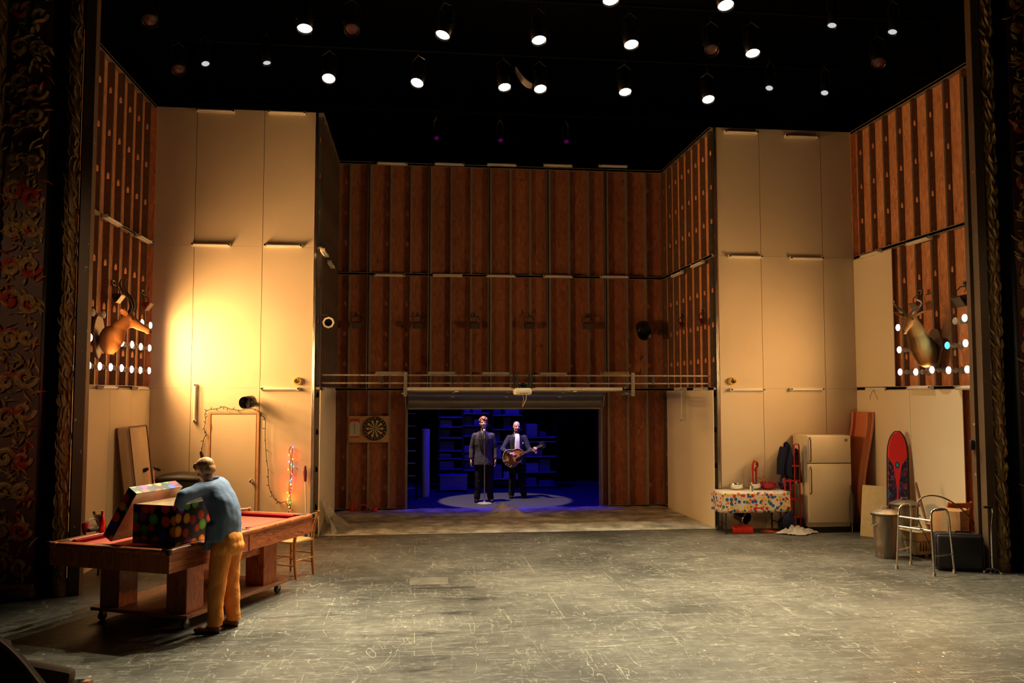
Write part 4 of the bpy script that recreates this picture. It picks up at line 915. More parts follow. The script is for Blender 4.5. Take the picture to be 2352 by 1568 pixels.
# ================================================================== back of the stage
# ---- plastic sheet on the floor
def mat_tarp():
    k = N('milky_plastic_sheet'); v = k.coord(); f = k.noise(v, 2.5, 5, 0.6)
    k.col(k.ramp(f, [(0.3, (0.62, 0.60, 0.50)), (0.7, (0.80, 0.78, 0.66))])); k.p(Roughness=0.28)
    tr = k.n('ShaderNodeBsdfTransparent'); mx = k.n('ShaderNodeMixShader'); k.l(k.ramp(f, [(0.36, (0.40,)*3), (0.64, (0.92,)*3)]), mx.inputs[0])
    k.l(tr.outputs[0], mx.inputs[1]); k.l(k.b.outputs[0], mx.inputs[2]); k.l(mx.outputs[0], k.out.inputs[0])
    k.bump(k.noise(k.coord((0.7, 3, 1)), 4, 4, 0.6, 1.2), 0.35, 0.02); return k.m
m_tarp = mat_tarp()
from mathutils import noise as mn
pk_ = onZ(1160, 1185)
def tarp_z(x, y):
    e = min(1.0, (y-FLY)/0.4, (x-LI-0.02)/0.3+0.05, (RI-x)/0.3+0.05)
    h = 0.030*e*(0.5+mn.noise(V(x*1.3, y*3.2, 0.3))) + 0.022*e*abs(mn.noise(V(x*2.6, y*6, 2)))+0.010*e*abs(mn.noise(V(x*6, y*9, 5)))
    r = math.hypot((x-pk_.x)/0.42, (y-pk_.y)/0.30); h += 0.30*max(0, 1-r)**1.3*(0.8+0.5*mn.noise(V(x*6, y*6, 7)))
    r = math.hypot((x-LI-0.25)/0.25, (y-FLY-0.9)/0.9); h += 0.22*max(0, 1-r)
    return max(0.004, h+0.006)
b = B(); b.grid(lambda u, v: (lambda x, y: Vector((x, y, tarp_z(x, y))))(LI+0.12+u*(RI-LI-0.24), FLY+0.02+v*(BKY-0.16-FLY)), 150, 70)
tag(obj('plastic_sheet', b, m_tarp, solid=0.0), 'crumpled milky plastic sheet covering the floor in front of the garage opening', 'plastic sheet')
b = B(); b.grid(lambda u, v: Vector((LI+0.21+0.05*math.sin(v*5+u*9)+0.10*(1-v)**3+0.03*math.sin(u*14), FLY+0.03+u*1.6, 0.03+v*0.55*(0.6+0.4*math.cos(u*3)))), 30, 14)
tag(obj('plastic_wrap', b, m_tarp), 'torn plastic sheet hanging against the left return board down to the floor', 'plastic sheet')

# ---- garage door rolled up, its tracks, opener and cross rails
m_gd = M('grey_door_skin', (0.13, 0.135, 0.11), 0.5, 0.3, 0.08); m_gdw = M('white_door_edge', (0.72, 0.66, 0.52), 0.45)
gx0, gx1 = -0.16, 3.75; gyf = 15.06
gz = onY(1180, 893, gyf).z
gd = thing('garage_door', 'raised sectional garage door lying overhead, its white edge towards the stage', 'garage door', ((gx0+gx1)/2, gyf, gz)); hw = (gx1-gx0)/2
b = B(); b.b2((-hw, 0, -0.025), (hw, 0.018, 0.03)); obj('bottom_edge', b, m_gdw, gd, smooth=False)
prof = [(0.02, 0.0), (0.62, 0.0), (1.22, -0.01), (1.60, -0.08), (1.81, -0.22), (1.88, -0.38)]
for i in range(len(prof)-1):
    (y0, z0), (y1, z1) = prof[i], prof[i+1]; d = V(0, y1-y0, z1-z0); a = math.atan2(d.z, d.y); L = d.length-0.012
    b = B(); b.box((0, (y0+y1)/2, (z0+z1)/2), (2*hw, L, 0.03), (a, 0, 0)); s_ = obj('panel', b, m_gd, gd, smooth=False)
    b = B()
    for e in (-0.42, 0.42): b.box((0, (y0+y1)/2+e*L*math.cos(a)+0.03*math.sin(a), (z0+z1)/2+e*L*math.sin(a)-0.03*math.cos(a)), (2*hw-0.02, 0.035, 0.03), (a, 0, 0))
    obj('rib', b, M('pale_rib', (0.26, 0.24, 0.19), 0.5), s_, smooth=False)
    for k in (-0.55, 0.0, 0.55):
        b = B(); b.box((k*hw, y0+0.03, z0-0.045), (0.06, 0.09, 0.02), (a, 0, 0)); obj('hinge', b, m_batten, s_, smooth=False)
for s in (-1, 1):
    b = B(); b.tube([(s*(hw+0.05), 0.0, 0.02), (s*(hw+0.05), 1.35, 0.02), (s*(hw+0.05), 1.75, -0.10), (s*(hw+0.05), 1.86, -0.35)], 0.022, 6); obj('curved_track', b, m_stud, gd)
    b = B(); b.b2((s*(hw+0.02), -0.04, -0.10), (s*(hw+0.10), 0.02, -0.02)); b.cyl((s*(hw+0.04), -0.05, -0.07), (s*(hw+0.09), -0.05, -0.07), 0.03, n=12); obj('corner_bracket', b, m_bright, gd, smooth=False)
ry = FLY+0.13; z1, z2 = onY(1180, 862, ry).z, onY(1180, 880, ry).z
rl = thing('cross_rails', 'pair of slim steel rails spanning the recess above the garage door', 'rail', (LI+0.01, ry, z2))
for z in (z1-z2, 0):
    b = B(); b.b2((0.10, -0.015, z-0.012), (RI-LI-0.12, 0.015, z+0.012)); obj('rail', b, m_stud, rl, smooth=False)
for px in (876, 1037, 1350, 1499):
    x = onY(px, 870, ry).x-LI; b = B(); b.b2((x-0.02, -0.02, 0.0), (x+0.02, -0.015, z1-z2-0.02)); obj('tie', b, m_bright, rl, smooth=False)
for px in (930, 1452):
    x = onY(px, 870, ry).x-LI; b = B(); b.b2((x-0.03, -0.024, -0.22), (x+0.03, -0.018, z1-z2+0.05))
    for k in range(8): b.b2((x-0.008, -0.028, -0.20+0.045*k), (x+0.008, -0.023, -0.18+0.045*k))
    b.b2((x-0.015, -0.02, -0.2), (x+0.015, 0.80, -0.17)); obj('perforated_hanger', b, m_stud, rl, smooth=False)
for s0, s1 in ((LI+0.1, gx0-0.1), (gx1+0.12, RI-0.1)):
    pass
op = onY(1202, 893, ry-0.33)
go = thing('door_opener', 'white garage door opener box hung from two perforated steel straps', 'door opener', op)
b = B(); b.b2((-0.14, -0.05, -0.10), (0.14, 0.30, 0.015), 0.035); obj('case', b, M('white_case', (0.78, 0.72, 0.56), 0.4), go)
for k in range(3):
    b = B(); b.b2((-0.05+0.05*k-0.012, -0.053, -0.075), (-0.05+0.05*k+0.012, -0.048, -0.066)); obj('slot', b, m_black, go, smooth=False)
for s in (-1, 1):
    for d in (0, 1):
        b = B(); b.box((s*(0.10+0.05*d), 0.02+0.05*d, 0.13), (0.028, 0.006, 0.27), (0, s*0.05, 0)); obj('strap', b, m_bright, go, smooth=False)
b = B(); b.b2((-0.20, 0.0, 0.015), (0.20, 0.06, 0.035)); b.b2((-0.03, 0.05, 0.02), (0.03, 0.35, 0.03)); b.b2((-0.03, 0.05, 0.03), (0.03, 0.06, 0.10)); b.b2((-0.03, 0.05, 0.088), (0.03, 0.335, 0.098)); obj('cross_bracket', b, m_bright, go, smooth=False)
b = B(); b.b2((-0.09, 0.05, 0.02), (0.09, 0.2, 0.09), 0.02); obj('motor', b, m_blackm, go)
b = B(); b.tube([(-0.02, -0.03, -0.08), (0.0, -0.05, -0.16), (-0.025, -0.05, -0.30)], 0.005, 6); obj('pull_cord', b, M('red_pull_cord', (0.45, 0.06, 0.03), 0.5), go)
b = B(); b.tube([(0.05, -0.03, -0.08), (0.04, -0.05, -0.17), (-0.015, -0.05, -0.29)], 0.004, 6); obj('wire', b, m_batten, go)

# ---- dartboard on its plywood
dy = BKY-0.115
c0, c1 = onY(800, 1016, dy), onY(893, 955, dy)
b = B(); b.b2((c0.x, dy-0.012, c0.z), (c1.x, dy+0.015, c1.z)); tag(obj('plywood_board', b, mat_wood('plywood', (0.46, 0.25, 0.10), (0.58, 0.34, 0.15), 'X', 0.7, 0.6), smooth=False), 'pale plywood board carrying the dartboard on the back wall', 'board')
dc = onY(861, 984, dy-0.03)
db = thing('dartboard', 'round black and cream dartboard with white numbers on the plywood board', 'dartboard', (dc.x, dy-0.013, dc.z)); RX90 = Euler((PI/2, 0, 0)).to_matrix().to_4x4(); RD = 0.235
b = B(); b.lathe([(0.001, 0), (RD, 0), (RD, 0.03), (RD-0.004, 0.034), (0.001, 0.034)], rot=RX90, n=48); obj('backing', b, m_black, db)
m_cr = M('cream_sisal', (0.62, 0.50, 0.24), 0.8); m_bk = M('black_sisal', (0.02, 0.018, 0.012), 0.8); m_rd = M('red_sisal', (0.35, 0.02, 0.015), 0.8); m_gr = M('green_sisal', (0.02, 0.13, 0.03), 0.8)
def sector(b, r0, r1, a0, a1, z):
    n = 3; pts = [(r0*math.cos(a0+(a1-a0)*i/n), r0*math.sin(a0+(a1-a0)*i/n)) for i in range(n+1)]+[(r1*math.cos(a1-(a1-a0)*i/n), r1*math.sin(a1-(a1-a0)*i/n)) for i in range(n+1)]
    b.prism(pts, z, z+0.002, RX90)
for nm, mt_, par in (('cream_segment', m_cr, 0), ('black_segment', m_bk, 1)):
    for k in range(20):
        if k % 2 != par: continue
        b = B(); sector(b, 0.016, RD*0.74, 2*PI*(k-0.5)/20, 2*PI*(k+0.5)/20, 0.034); obj(nm, b, mt_, db, smooth=False)
for k in range(20):
    for r0 in (RD*0.455, RD*0.71):
        b = B(); sector(b, r0, r0+0.009, 2*PI*(k-0.5)/20, 2*PI*(k+0.5)/20, 0.0355); obj('score_ring_segment', b, m_rd if k % 2 else m_gr, db, smooth=False)
b = B(); b.lathe([(0.001, 0.034), (0.015, 0.034), (0.015, 0.038), (0.001, 0.038)], rot=RX90, n=20); obj('bullseye', b, m_gr, db)
for k, nn in enumerate((20, 1, 18, 4, 13, 6, 10, 15, 2, 17, 3, 19, 7, 16, 8, 11, 14, 9, 12, 5)):
    a = PI/2-2*PI*k/20; b = B(); b.text(str(nn), 0.040, RX90 @ Matrix.Translation((RD*0.87*math.cos(a), RD*0.87*math.sin(a), 0.036))); obj('number', b, m_batten, db, smooth=False)
sc0, sc1 = onY(803, 1005, dy-0.02), onY(826, 961, dy-0.02); sx, sz = (sc0.x+sc1.x)/2, (sc0.z+sc1.z)/2; sw, sh = (sc1.x-sc0.x), (sc1.z-sc0.z)
sb = thing('score_sheet', 'paper score sheet with red banner and foot, on the plywood board left of the dartboard', 'score sheet', (sx, dy-0.013, sz))
b = B(); b.b2((-sw/2, -0.004, -sh/2), (sw/2, 0, sh/2)); obj('paper', b, M('grey_paper', (0.52, 0.47, 0.38), 0.8), sb, smooth=False)
m_rp = M('red_print', (0.55, 0.05, 0.03), 0.7)
b = B(); b.b2((-sw/2, -0.006, sh*0.34), (sw/2, -0.004, sh/2)); b.b2((-sw/2, -0.006, sh*0.26), (-sw*0.40, -0.004, sh*0.36)); b.b2((sw*0.40, -0.006, sh*0.26), (sw/2, -0.004, sh*0.36)); obj('banner', b, m_rp, sb, smooth=False)
b = B(); b.b2((-sw/2, -0.006, -sh/2), (sw/2, -0.004, -sh*0.42)); obj('foot_band', b, m_rp, sb, smooth=False)
for k in range(7): b = B(); b.b2((-0.012, -0.006, sh*0.22-k*sh*0.08), (0.012, -0.004, sh*0.25-k*sh*0.08)); obj('print_line', b, m_bk, sb, smooth=False)
# ---- red tools on the floor under the dartboard
m_red = M('red_enamel', (0.52, 0.02, 0.018), 0.35)
q = onZ(812, 1170); t = thing('bottle_jack', 'small red bottle jack on the floor under the dartboard', 'jack', (q.x, BKY-0.35, 0))
b = B(); b.lathe([(0.06, 0), (0.06, 0.03), (0.035, 0.04), (0.035, 0.16), (0.02, 0.17), (0.02, 0.21), (0.001, 0.21)]); obj('body', b, m_red, t)
b = B(); b.tube([(0.03, -0.02, 0.05), (0.14, -0.04, 0.07)], 0.010, 8); obj('lever', b, m_red, t)
q = onZ(838, 1170); t = thing('hose_reel', 'small red reel lying on the floor beside the bottle jack', 'reel', (q.x, BKY-0.35, 0.085))
b = B(); b.tube([(0.075*math.cos(2*PI*j/20), 0, 0.07*math.sin(2*PI*j/20)) for j in range(20)], 0.016, 8, closed=True); obj('ring', b, m_red, t)
b = B(); b.cyl((0, -0.03, 0), (0, 0.03, 0), 0.035, n=16); obj('hub', b, m_black, t)
q = onZ(862, 1170); t = thing('toy_helmet', 'small silver and red round tool on the floor, right of the red reel', 'tool', (q.x, BKY-0.35, 0.06))
b = B(); b.sph((0, 0, 0), (0.07, 0.06, 0.06), 12); obj('shell', b, m_red, t)
b = B(); b.tube([(-0.075, -0.03, -0.03), (-0.07, -0.06, 0.02), (-0.03, -0.065, 0.05)], 0.012, 8); obj('handle', b, m_chrome, t)

# ================================================================== store room beyond the opening
m_shelf = M('shelf_steel', (0.22, 0.22, 0.23), 0.5, 0.3); m_carton = M('pale_carton', (0.24, 0.23, 0.22), 0.8); m_carton2 = M('grey_carton', (0.11, 0.105, 0.105), 0.8)
SY = 20.6
def shelf_unit(px0, px1, pys, label, seed, boxes):
    x0, x1 = onY(px0, 1000, SY).x, onY(px1, 1000, SY).x; t = thing('shelving_unit', label, 'shelf', ((x0+x1)/2, SY, 0)); hw = (x1-x0)/2; r = random.Random(seed)
    zs = sorted(max(0.08, onY(px0, y, SY).z) for y in pys); H = zs[-1]+0.35
    for sx in (-1, 1):
        for sy in (0, 0.42): b = B(); b.b2((sx*hw-0.010, sy-0.010, 0), (sx*hw+0.010, sy+0.010, H)); obj('upright', b, m_black, t, smooth=False)
    for i, z in enumerate(zs):
        b = B(); b.b2((-hw, -0.01, z-0.03), (hw, 0.44, z)); obj('shelf_board', b, m_shelf, t, smooth=False)
        room = (zs[i+1]-z-0.06) if i+1 < len(zs) else 0.4; x = -hw+0.03; cnt = 0
        while x < hw-0.15 and boxes:
            w = r.uniform(0.14, 0.38); h = min(room-0.02, r.uniform(0.10, 0.34))
            if x+w > hw-0.02: break
            if r.random() < 0.8 and h > 0.05:
                bb = B(); bb.b2((0, 0, 0), (w, 0.32, h), 0.004); o = obj('carton', bb, m_carton if r.random() < 0.5 else m_carton2, smooth=False); o.location = ((x0+x1)/2+x, SY+0.02+r.uniform(0, 0.05), z)
                cnt += 1; tag(o, 'blue-lit carton on the %s, %s shelf up, %s box on it' % (label[9:].replace('store-room ', '').replace('straight ', ''), ('lowest', 'second', 'third', 'fourth', 'fifth', 'sixth', 'seventh')[i], ('leftmost', 'second', 'third', 'fourth', 'fifth', 'sixth')[cnt-1]), 'carton', 'cartons on the store-room shelves')
            x += w+r.uniform(0.02, 0.12)
shelf_unit(1008, 1062, (957, 979, 1004, 1034, 1052, 1076, 1112), 'blue-lit store-room shelves left of the singer', 3, True)
shelf_unit(1064, 1124, (948, 976, 1000, 1036, 1054, 1078), 'blue-lit store-room shelves straight behind the singer', 5, True)
shelf_unit(1132, 1200, (952, 985, 1013, 1050, 1098), 'blue-lit store-room shelves straight behind the guitarist', 8, True)
shelf_unit(1206, 1278, (1003, 1013, 1047, 1083, 1114), 'blue-lit store-room shelves right of the guitarist', 9, True)
t = thing('ladder', 'dim ladder standing at the left edge of the dark store room', 'ladder', (onY(944, 1000, 18.6).x, 18.6, 0))
for s in (-1, 1): b = B(); b.b2((s*0.12-0.02, 0, 0), (s*0.12+0.02, 0.03, 2.5)); obj('rail', b, m_cloth_black, t, smooth=False)
for k in range(8): b = B(); b.b2((-0.10, -0.02, 0.25+0.27*k), (0.10, 0.05, 0.27+0.27*k)); obj('rung', b, m_shelf, t, smooth=False)
x = onY(977, 1000, 19.2).x
b = B(); b.lathe([(0.001, 0), (0.10, 0), (0.10, 1.50), (0.085, 1.52), (0.03, 1.52), (0.03, 1.45), (0.001, 1.45)], n=28); o = obj('carpet_roll', b, M('pale_roll', (0.30, 0.29, 0.27), 0.8)); o.location = (x, 19.2, 0); tag(o, 'tall pale roll standing upright in the blue store room, left of the shelves', 'roll')
for px, lab, w, h in ((1042, 'low blue-lit chest on the store-room floor left of the singer', 0.64, 0.40),):
    t = thing('chest', lab, 'chest', (onY(px, 1100, 20.0).x, 20.0, 0)); b = B(); b.b2((-w/2, 0, 0.05), (w/2, 0.4, h-0.03)); obj('body', b, m_carton, t, smooth=False); b = B(); b.b2((-w/2-0.02, -0.02, h-0.03), (w/2+0.02, 0.42, h), 0.005); obj('lid', b, m_shelf, t)
    for s in (-1, 1): b = B(); b.b2((s*w*0.42-0.03, 0.02, 0), (s*w*0.42+0.03, 0.38, 0.05)); obj('foot', b, m_black, t, smooth=False)
# ================================================================== right side of the stage
# ---- fridge
fy = 13.46; f0, f1 = onY(1857, 1100, fy).x, onY(1956, 1100, fy).x; fz = onY(1857, 1000, fy).z; fs = onY(1900, 1064, fy).z; fb = onY(1900, 1200, fy).z
m_fr = M('almond_enamel', (0.68, 0.57, 0.39), 0.35, 0, 0.04, 3)
fr = thing('fridge', 'old almond-coloured two-door fridge against the right beige wall', 'fridge', (f0, fy, 0)); fw = f1-f0
b = B(); b.b2((0.004, 0.06, 0.09), (fw-0.004, 0.57, fz), 0.012); obj('body', b, m_fr, fr)
b = B(); b.b2((0, 0, fb), (fw, 0.055, fs-0.006), 0.012); d1 = obj('door', b, m_fr, fr); b = B(); b.b2((0, 0, fs+0.006), (fw, 0.055, fz-0.004), 0.012); d2 = obj('freezer_door', b, m_fr, fr)
b = B(); b.b2((0.01, 0.052, fb+0.02), (fw-0.01, 0.062, fz-0.02)); obj('door_seal', b, M('grey_seal', (0.10, 0.08, 0.06), 0.6), fr, smooth=False)
b = B(); b.b2((0.02, 0.08, 0.0), (fw-0.02, 0.14, fb-0.01)); b.b2((0.02, 0.1, 0), (fw-0.02, 0.55, 0.09)); obj('plinth', b, m_black, fr, smooth=False)
m_hnd = M('brown_trim', (0.10, 0.055, 0.03), 0.4)
for d, z0, z1 in ((d1, fs-0.50, fs-0.05), (d2, fs+0.03, fz-0.03)):
    b = B(); b.tube([(0.035, -0.002, z0), (0.035, -0.035, z0+0.03), (0.035, -0.035, z1-0.03), (0.035, -0.002, z1)], 0.011, 8); obj('handle', b, m_hnd, d)
b = B(); b.b2((fw-0.11, -0.003, fz-0.105), (fw-0.055, 0.0, fz-0.055))
obj('badge', b, M('grey_badge', (0.40, 0.32, 0.24), 0.4), d2, smooth=False)
for k in range(3): b = B(); b.b2((fw-0.105, -0.005, fz-0.068-0.014*k), (fw-0.06, -0.003, fz-0.062-0.014*k)); obj('badge_line', b, m_hnd, d2, smooth=False)
# ---- folded umbrella by the fridge
t = thing('umbrella', 'folded dark umbrella leaning on the right edge of the fridge front', 'umbrella', (f1-0.03, fy-0.07, 0)); z1 = onY(1951, 1113, fy).z
b = B(); b.tube([(-0.02, 0.0, 0.0), (0.015, 0.05, z1)], 0.006, 6); obj('shaft', b, m_chrome, t)
b = B(); b.tube([(-0.015, 0.0, 0.12), (0, 0.012, z1*0.35), (0.008, 0.025, z1*0.7), (0.013, 0.04, z1-0.12)], [0.012, 0.03, 0.034, 0.012], 9); obj('canopy', b, M('dark_umbrella', (0.05, 0.04, 0.035), 0.7), t)
b = B(); b.tube([(0.012, 0.035, z1-0.14), (0.017, 0.05, z1)], [0.012, 0.014], 8); obj('handle', b, m_black, t)

# ---- folding table, cloth, bowls
ty = 13.50; tz = onY(1665, 1131, ty).z; tx0, tx1 = onY(1665, 1131, ty).x-0.04, onY(1811, 1126, ty).x; td = 0.46
ft = thing('folding_table', 'small folding table with black steel legs under the spotted cloth', 'table', (tx0, ty, 0)); tw = tx1-tx0
b = B(); b.b2((0.0, 0.0, tz-0.03), (tw, td, tz-0.004), 0.008); obj('table_top', b, m_batten, ft)
for x in (0.07, tw-0.12):
    for y in (0.05, td-0.05): b = B(); b.tube([(x, y, 0), (x, y, tz-0.03)], 0.012, 10); obj('leg', b, m_black, ft)
    b = B(); b.tube([(x, 0.05, 0.16), (x, td-0.05, 0.16)], 0.009, 8); obj('leg_brace', b, m_black, ft)
def mat_spots():
    k = N('confetti_tablecloth'); tc = k.n('ShaderNodeTexCoord')
    acc = None; base = (0.66, 0.58, 0.44); c = base
    for i, (sc, col, th) in enumerate(((19, None, 0.46), (14, None, 0.40))):
        vo = k.n('ShaderNodeTexVoronoi'); vo.inputs['Scale'].default_value = sc; vo.inputs['Randomness'].default_value = 0.7
        mp = k.n('ShaderNodeMapping'); mp.inputs['Location'].default_value = (0.37*i, 0.2*i, 0.61*i); k.l(tc.outputs['UV'], mp.inputs['Vector']); k.l(mp.outputs[0], vo.inputs['Vector'])
        sp = k.n('ShaderNodeSeparateColor'); k.l(vo.outputs['Color'], sp.inputs[0])
        pal = k.ramp(sp.outputs[1], [(0, (0.58, 0.02, 0.02)), (0.24, (0.02, 0.08, 0.30)), (0.42, (0.70, 0.42, 0.02)), (0.60, (0.62, 0.14, 0.02)), (0.76, (0.06, 0.22, 0.05)), (0.86, (0.02, 0.10, 0.34))], 'CONSTANT')
        keep = k.math('MULTIPLY', k.math('LESS_THAN', vo.outputs['Distance'], th), k.math('GREATER_THAN', sp.outputs[2], 0.22))
        c = k.mix(keep, c, pal)
    k.col(c); k.p(Roughness=0.6); return k.m
m_spots = mat_spots()
tcl = thing('tablecloth', 'white tablecloth with coloured confetti circles over the folding table', 'tablecloth', (tx0, ty, tz)); drop = 0.335
b = B(); b.b2((-0.012, -0.012, -0.003), (tw+0.012, td+0.012, 0.003), 0.002); o = obj('top', b, M('white_vinyl', (0.70, 0.63, 0.50), 0.35), tcl); 
per = []; n1, n2 = 46, 16
for i in range(n1): per.append((-0.014+(tw+0.028)*i/n1, -0.014, 0))
for i in range(n2): per.append((tw+0.014, -0.014+(td+0.028)*i/n2, 1))
for i in range(n1): per.append((tw+0.014-(tw+0.028)*i/n1, td+0.014, 2))
for i in range(n2): per.append((-0.014, td+0.014-(td+0.028)*i/n2, 3))
NP = len(per); b = B(); rows_ = 8; R_ = []
for j in range(rows_+1):
    f = j/rows_; ring = []
    for i, (x, y, sd) in enumerate(per):
        w = 0.014*f*math.sin(i*0.55)+0.01*f; nx, ny = ((0, -1), (1, 0), (0, 1), (-1, 0))[sd]
        if sd == 2: nx = ny = 0
        ring.append(Vector((x+nx*w, y+ny*w, 0.003-f*drop)))
    R_.append(ring)
b.rings(R_, cap=False); o = obj('skirt', b, m_spots, tcl, solid=0.002)
uv = o.data.uv_layers.new(name='uv')
for p_ in o.data.polygons:
    for li in p_.loop_indices:
        vi = o.data.loops[li].vertex_index; co = o.data.vertices[vi].co; uv.data[li].uv = ((vi % NP)*((tw+td)*2/NP), co.z)
def on_table(px, py): return onZ(px, py, tz+0.0045)
def bowl(px, py, r, h, m, label, nm='mixing_bowl', al=None):
    p = on_table(px, py); p.y = min(max(p.y, ty+r*0.95), ty+td-r*0.7); t = thing(nm, label, 'bowl', p); n = 8
    outer = [(r*(0.42+0.58*math.sin(PI/2*i/n)), h*(1-math.cos(PI/2*i/n))) for i in range(n+1)]
    b = B(); b.lathe([(0.001, 0.0)]+outer+[(r*1.03, h+0.002), (r*0.98, h-0.001)]+[(max(0.001, x-0.006), z+0.004) for x, z in reversed(outer[:-1])]+[(0.001, 0.004)], n=36, cap=False); obj('shell', b, m, t, ang=60)
    return t
bowl(1682, 1121, 0.125, 0.095, m_chrome, 'shiny steel mixing bowl at the left end of the confetti table')
bowl(1716, 1118, 0.118, 0.10, m_chrome, 'shiny steel mixing bowl, second from the left on the confetti table')
def mat_clear(name, c):
    k = N(name); k.col(c); k.p(Roughness=0.12); k.b.inputs['Transmission Weight'].default_value = 0.35; return k.m
rbw = bowl(1760, 1122, 0.135, 0.115, mat_clear('red_bowl_plastic', (0.62, 0.02, 0.06)), 'red plastic bowl on the confetti table, wooden spoons in it')
bowl(1798, 1121, 0.115, 0.11, mat_clear('purple_bowl_plastic', (0.16, 0.02, 0.30)), 'purple plastic bowl at the right end of the confetti table')
p = on_table(1714, 1125); p.y = ty+0.05; b = B(); b.lathe([(0.001, 0), (0.03, 0), (0.034, 0.09), (0.036, 0.095), (0.03, 0.09), (0.027, 0.006), (0.001, 0.006)], n=24, cap=False); o = obj('steel_cup', b, m_chrome); o.location = p; tag(o, 'small steel cup in front of the second steel bowl on the confetti table', 'cup')
rp = ROOTM[rbw.name].translation; m_spoon = mat_wood('spoon_wood', (0.45, 0.24, 0.09), (0.60, 0.36, 0.16), 'Z')
for i, (dx, dy_, lab) in enumerate(((-0.17, -0.02, 'wooden spoon leaning out of the red bowl to the left'), (-0.06, 0.05, 'wooden spoon with a thick end standing up in the red bowl'))):
    b = B(); a = rp+V(0.015+0.03*i, 0.0, 0.03); e = rp+V(dx, dy_, 0.215); b.tube([a, a.lerp(e, 0.75), e], [0.008, 0.008, 0.013], 8); b.sph(e, 0.016, 8); b.sph(a+V(0.0, 0, 0.005), (0.02, 0.016, 0.012), 8); tag(obj('wooden_spoon', b, m_spoon), lab, 'spoon')
b = B(); b.sph(rp+V(-0.01, -0.01, 0.04), (0.075, 0.07, 0.035), 12); tag(obj('red_icing', b, M('red_cream', (0.65, 0.03, 0.06), 0.5)), 'mound of red mixture inside the red bowl', 'food', None, 'stuff')
# ---- red stand behind the bowls
p = on_table(1687, 1110); t = thing('jack_stand', 'red steel jack standing at the back of the confetti table, behind the first bowl', 'jack', (p.x, ty+td-0.06, tz+0.0045)); jz = onY(1687, 1057, ty+td).z-tz
b = B(); b.b2((-0.06, -0.04, 0), (0.06, 0.04, 0.02), 0.004); obj('base', b, m_red, t)
for s in (-1, 1): b = B(); b.b2((s*0.028-0.010, -0.012, 0.015), (s*0.028+0.010, 0.012, jz*0.66)); obj('upright', b, m_red, t, smooth=False)
b = B(); b.tube([(-0.03, 0, jz*0.64), (-0.028, 0, jz*0.85), (0.0, 0, jz*0.98), (0.05, 0, jz*0.93), (0.06, 0, jz*0.80), (0.03, 0, jz*0.72), (0.01, 0, jz*0.62)], 0.02, 8); obj('hook_head', b, m_red, t)
b = B(); b.cyl((0.045, -0.03, jz*0.86), (0.045, 0.03, jz*0.86), 0.012, n=10); obj('pin', b, m_black, t)
# ---- under the table
p = onZ(1690, 1216); t = thing('tool_box', 'red tool box on the floor under the confetti table', 'tool box', (p.x, ty+0.16, 0))
b = B(); b.b2((-0.15, -0.08, 0), (0.15, 0.08, 0.105), 0.012); obj('body', b, M('bright_red_plastic', (0.72, 0.03, 0.02), 0.4), t)
b = B(); b.b2((-0.15, -0.085, 0.105), (0.15, 0.085, 0.125), 0.008); obj('lid', b, m_red, t)
b = B(); b.tube([(-0.06, 0, 0.12), (-0.05, 0, 0.16), (0.05, 0, 0.16), (0.06, 0, 0.12)], 0.008, 8); obj('handle', b, m_black, t)
t = thing('paint_bucket', 'dark round bucket lying on its side on the red tool box', 'bucket', (p.x-0.01, ty+0.16, 0.27)); mR = Euler((PI/2+0.3, 0, 0.55)).to_matrix().to_4x4()
b = B(); b.lathe([(0.001, -0.10), (0.09, -0.10), (0.105, 0.09), (0.10, 0.09), (0.084, -0.09), (0.001, -0.09)], rot=mR, n=28, cap=False); obj('shell', b, m_black, t)
b = B(); b.lathe([(0.098, 0.085), (0.112, 0.085), (0.112, 0.105), (0.098, 0.105), (0.098, 0.085)], rot=mR, n=28, cap=False); obj('rim', b, m_chrome, t)
# ---- hand truck with jackets
hx = onY(1824, 1100, 13.55).x; hz = onY(1838, 1019, 13.55).z
ht = thing('hand_truck', 'red hand truck standing left of the fridge, jackets hung on it', 'hand truck', (hx, 13.62, 0))
m_rt = M('red_tube_paint', (0.40, 0.02, 0.02), 0.35)
for k, (xc, zt) in enumerate(((-0.085, hz+0.02), (0.085, hz))):
    w = 0.045; b = B(); b.tube([(xc-w, 0, 0.08), (xc-w, 0, zt-w)]+[(xc-w*math.cos(a), 0, zt-w+w*math.sin(a)) for a in (0.4, 0.9, PI/2, PI-0.9, PI-0.4)]+[(xc+w, 0, zt-w), (xc+w, 0, 0.08)], 0.013, 8); obj('loop_handle', b, m_rt, ht)
for z in (0.25, 0.55, 0.85, 1.1): b = B(); b.b2((-0.13, -0.01, z-0.015), (0.13, 0.01, z+0.015)); obj('crossbar', b, m_rt, ht, smooth=False)
b = B(); b.b2((-0.16, -0.20, 0.008), (0.16, 0.01, 0.02)); b.b2((-0.16, 0.0, 0.008), (0.16, 0.012, 0.12)); obj('toe_plate', b, m_rt, ht, smooth=False)
for s in (-1, 1): b = B(); b.tube([(s*0.16+0.0, 0.08+0.085*math.cos(2*PI*j/20), 0.12+0.085*math.sin(2*PI*j/20)) for j in range(20)], 0.03, 8, closed=True); b.cyl((s*0.13, 0.08, 0.12), (s*0.19, 0.08, 0.12), 0.05, n=16); obj('wheel', b, m_black, ht)
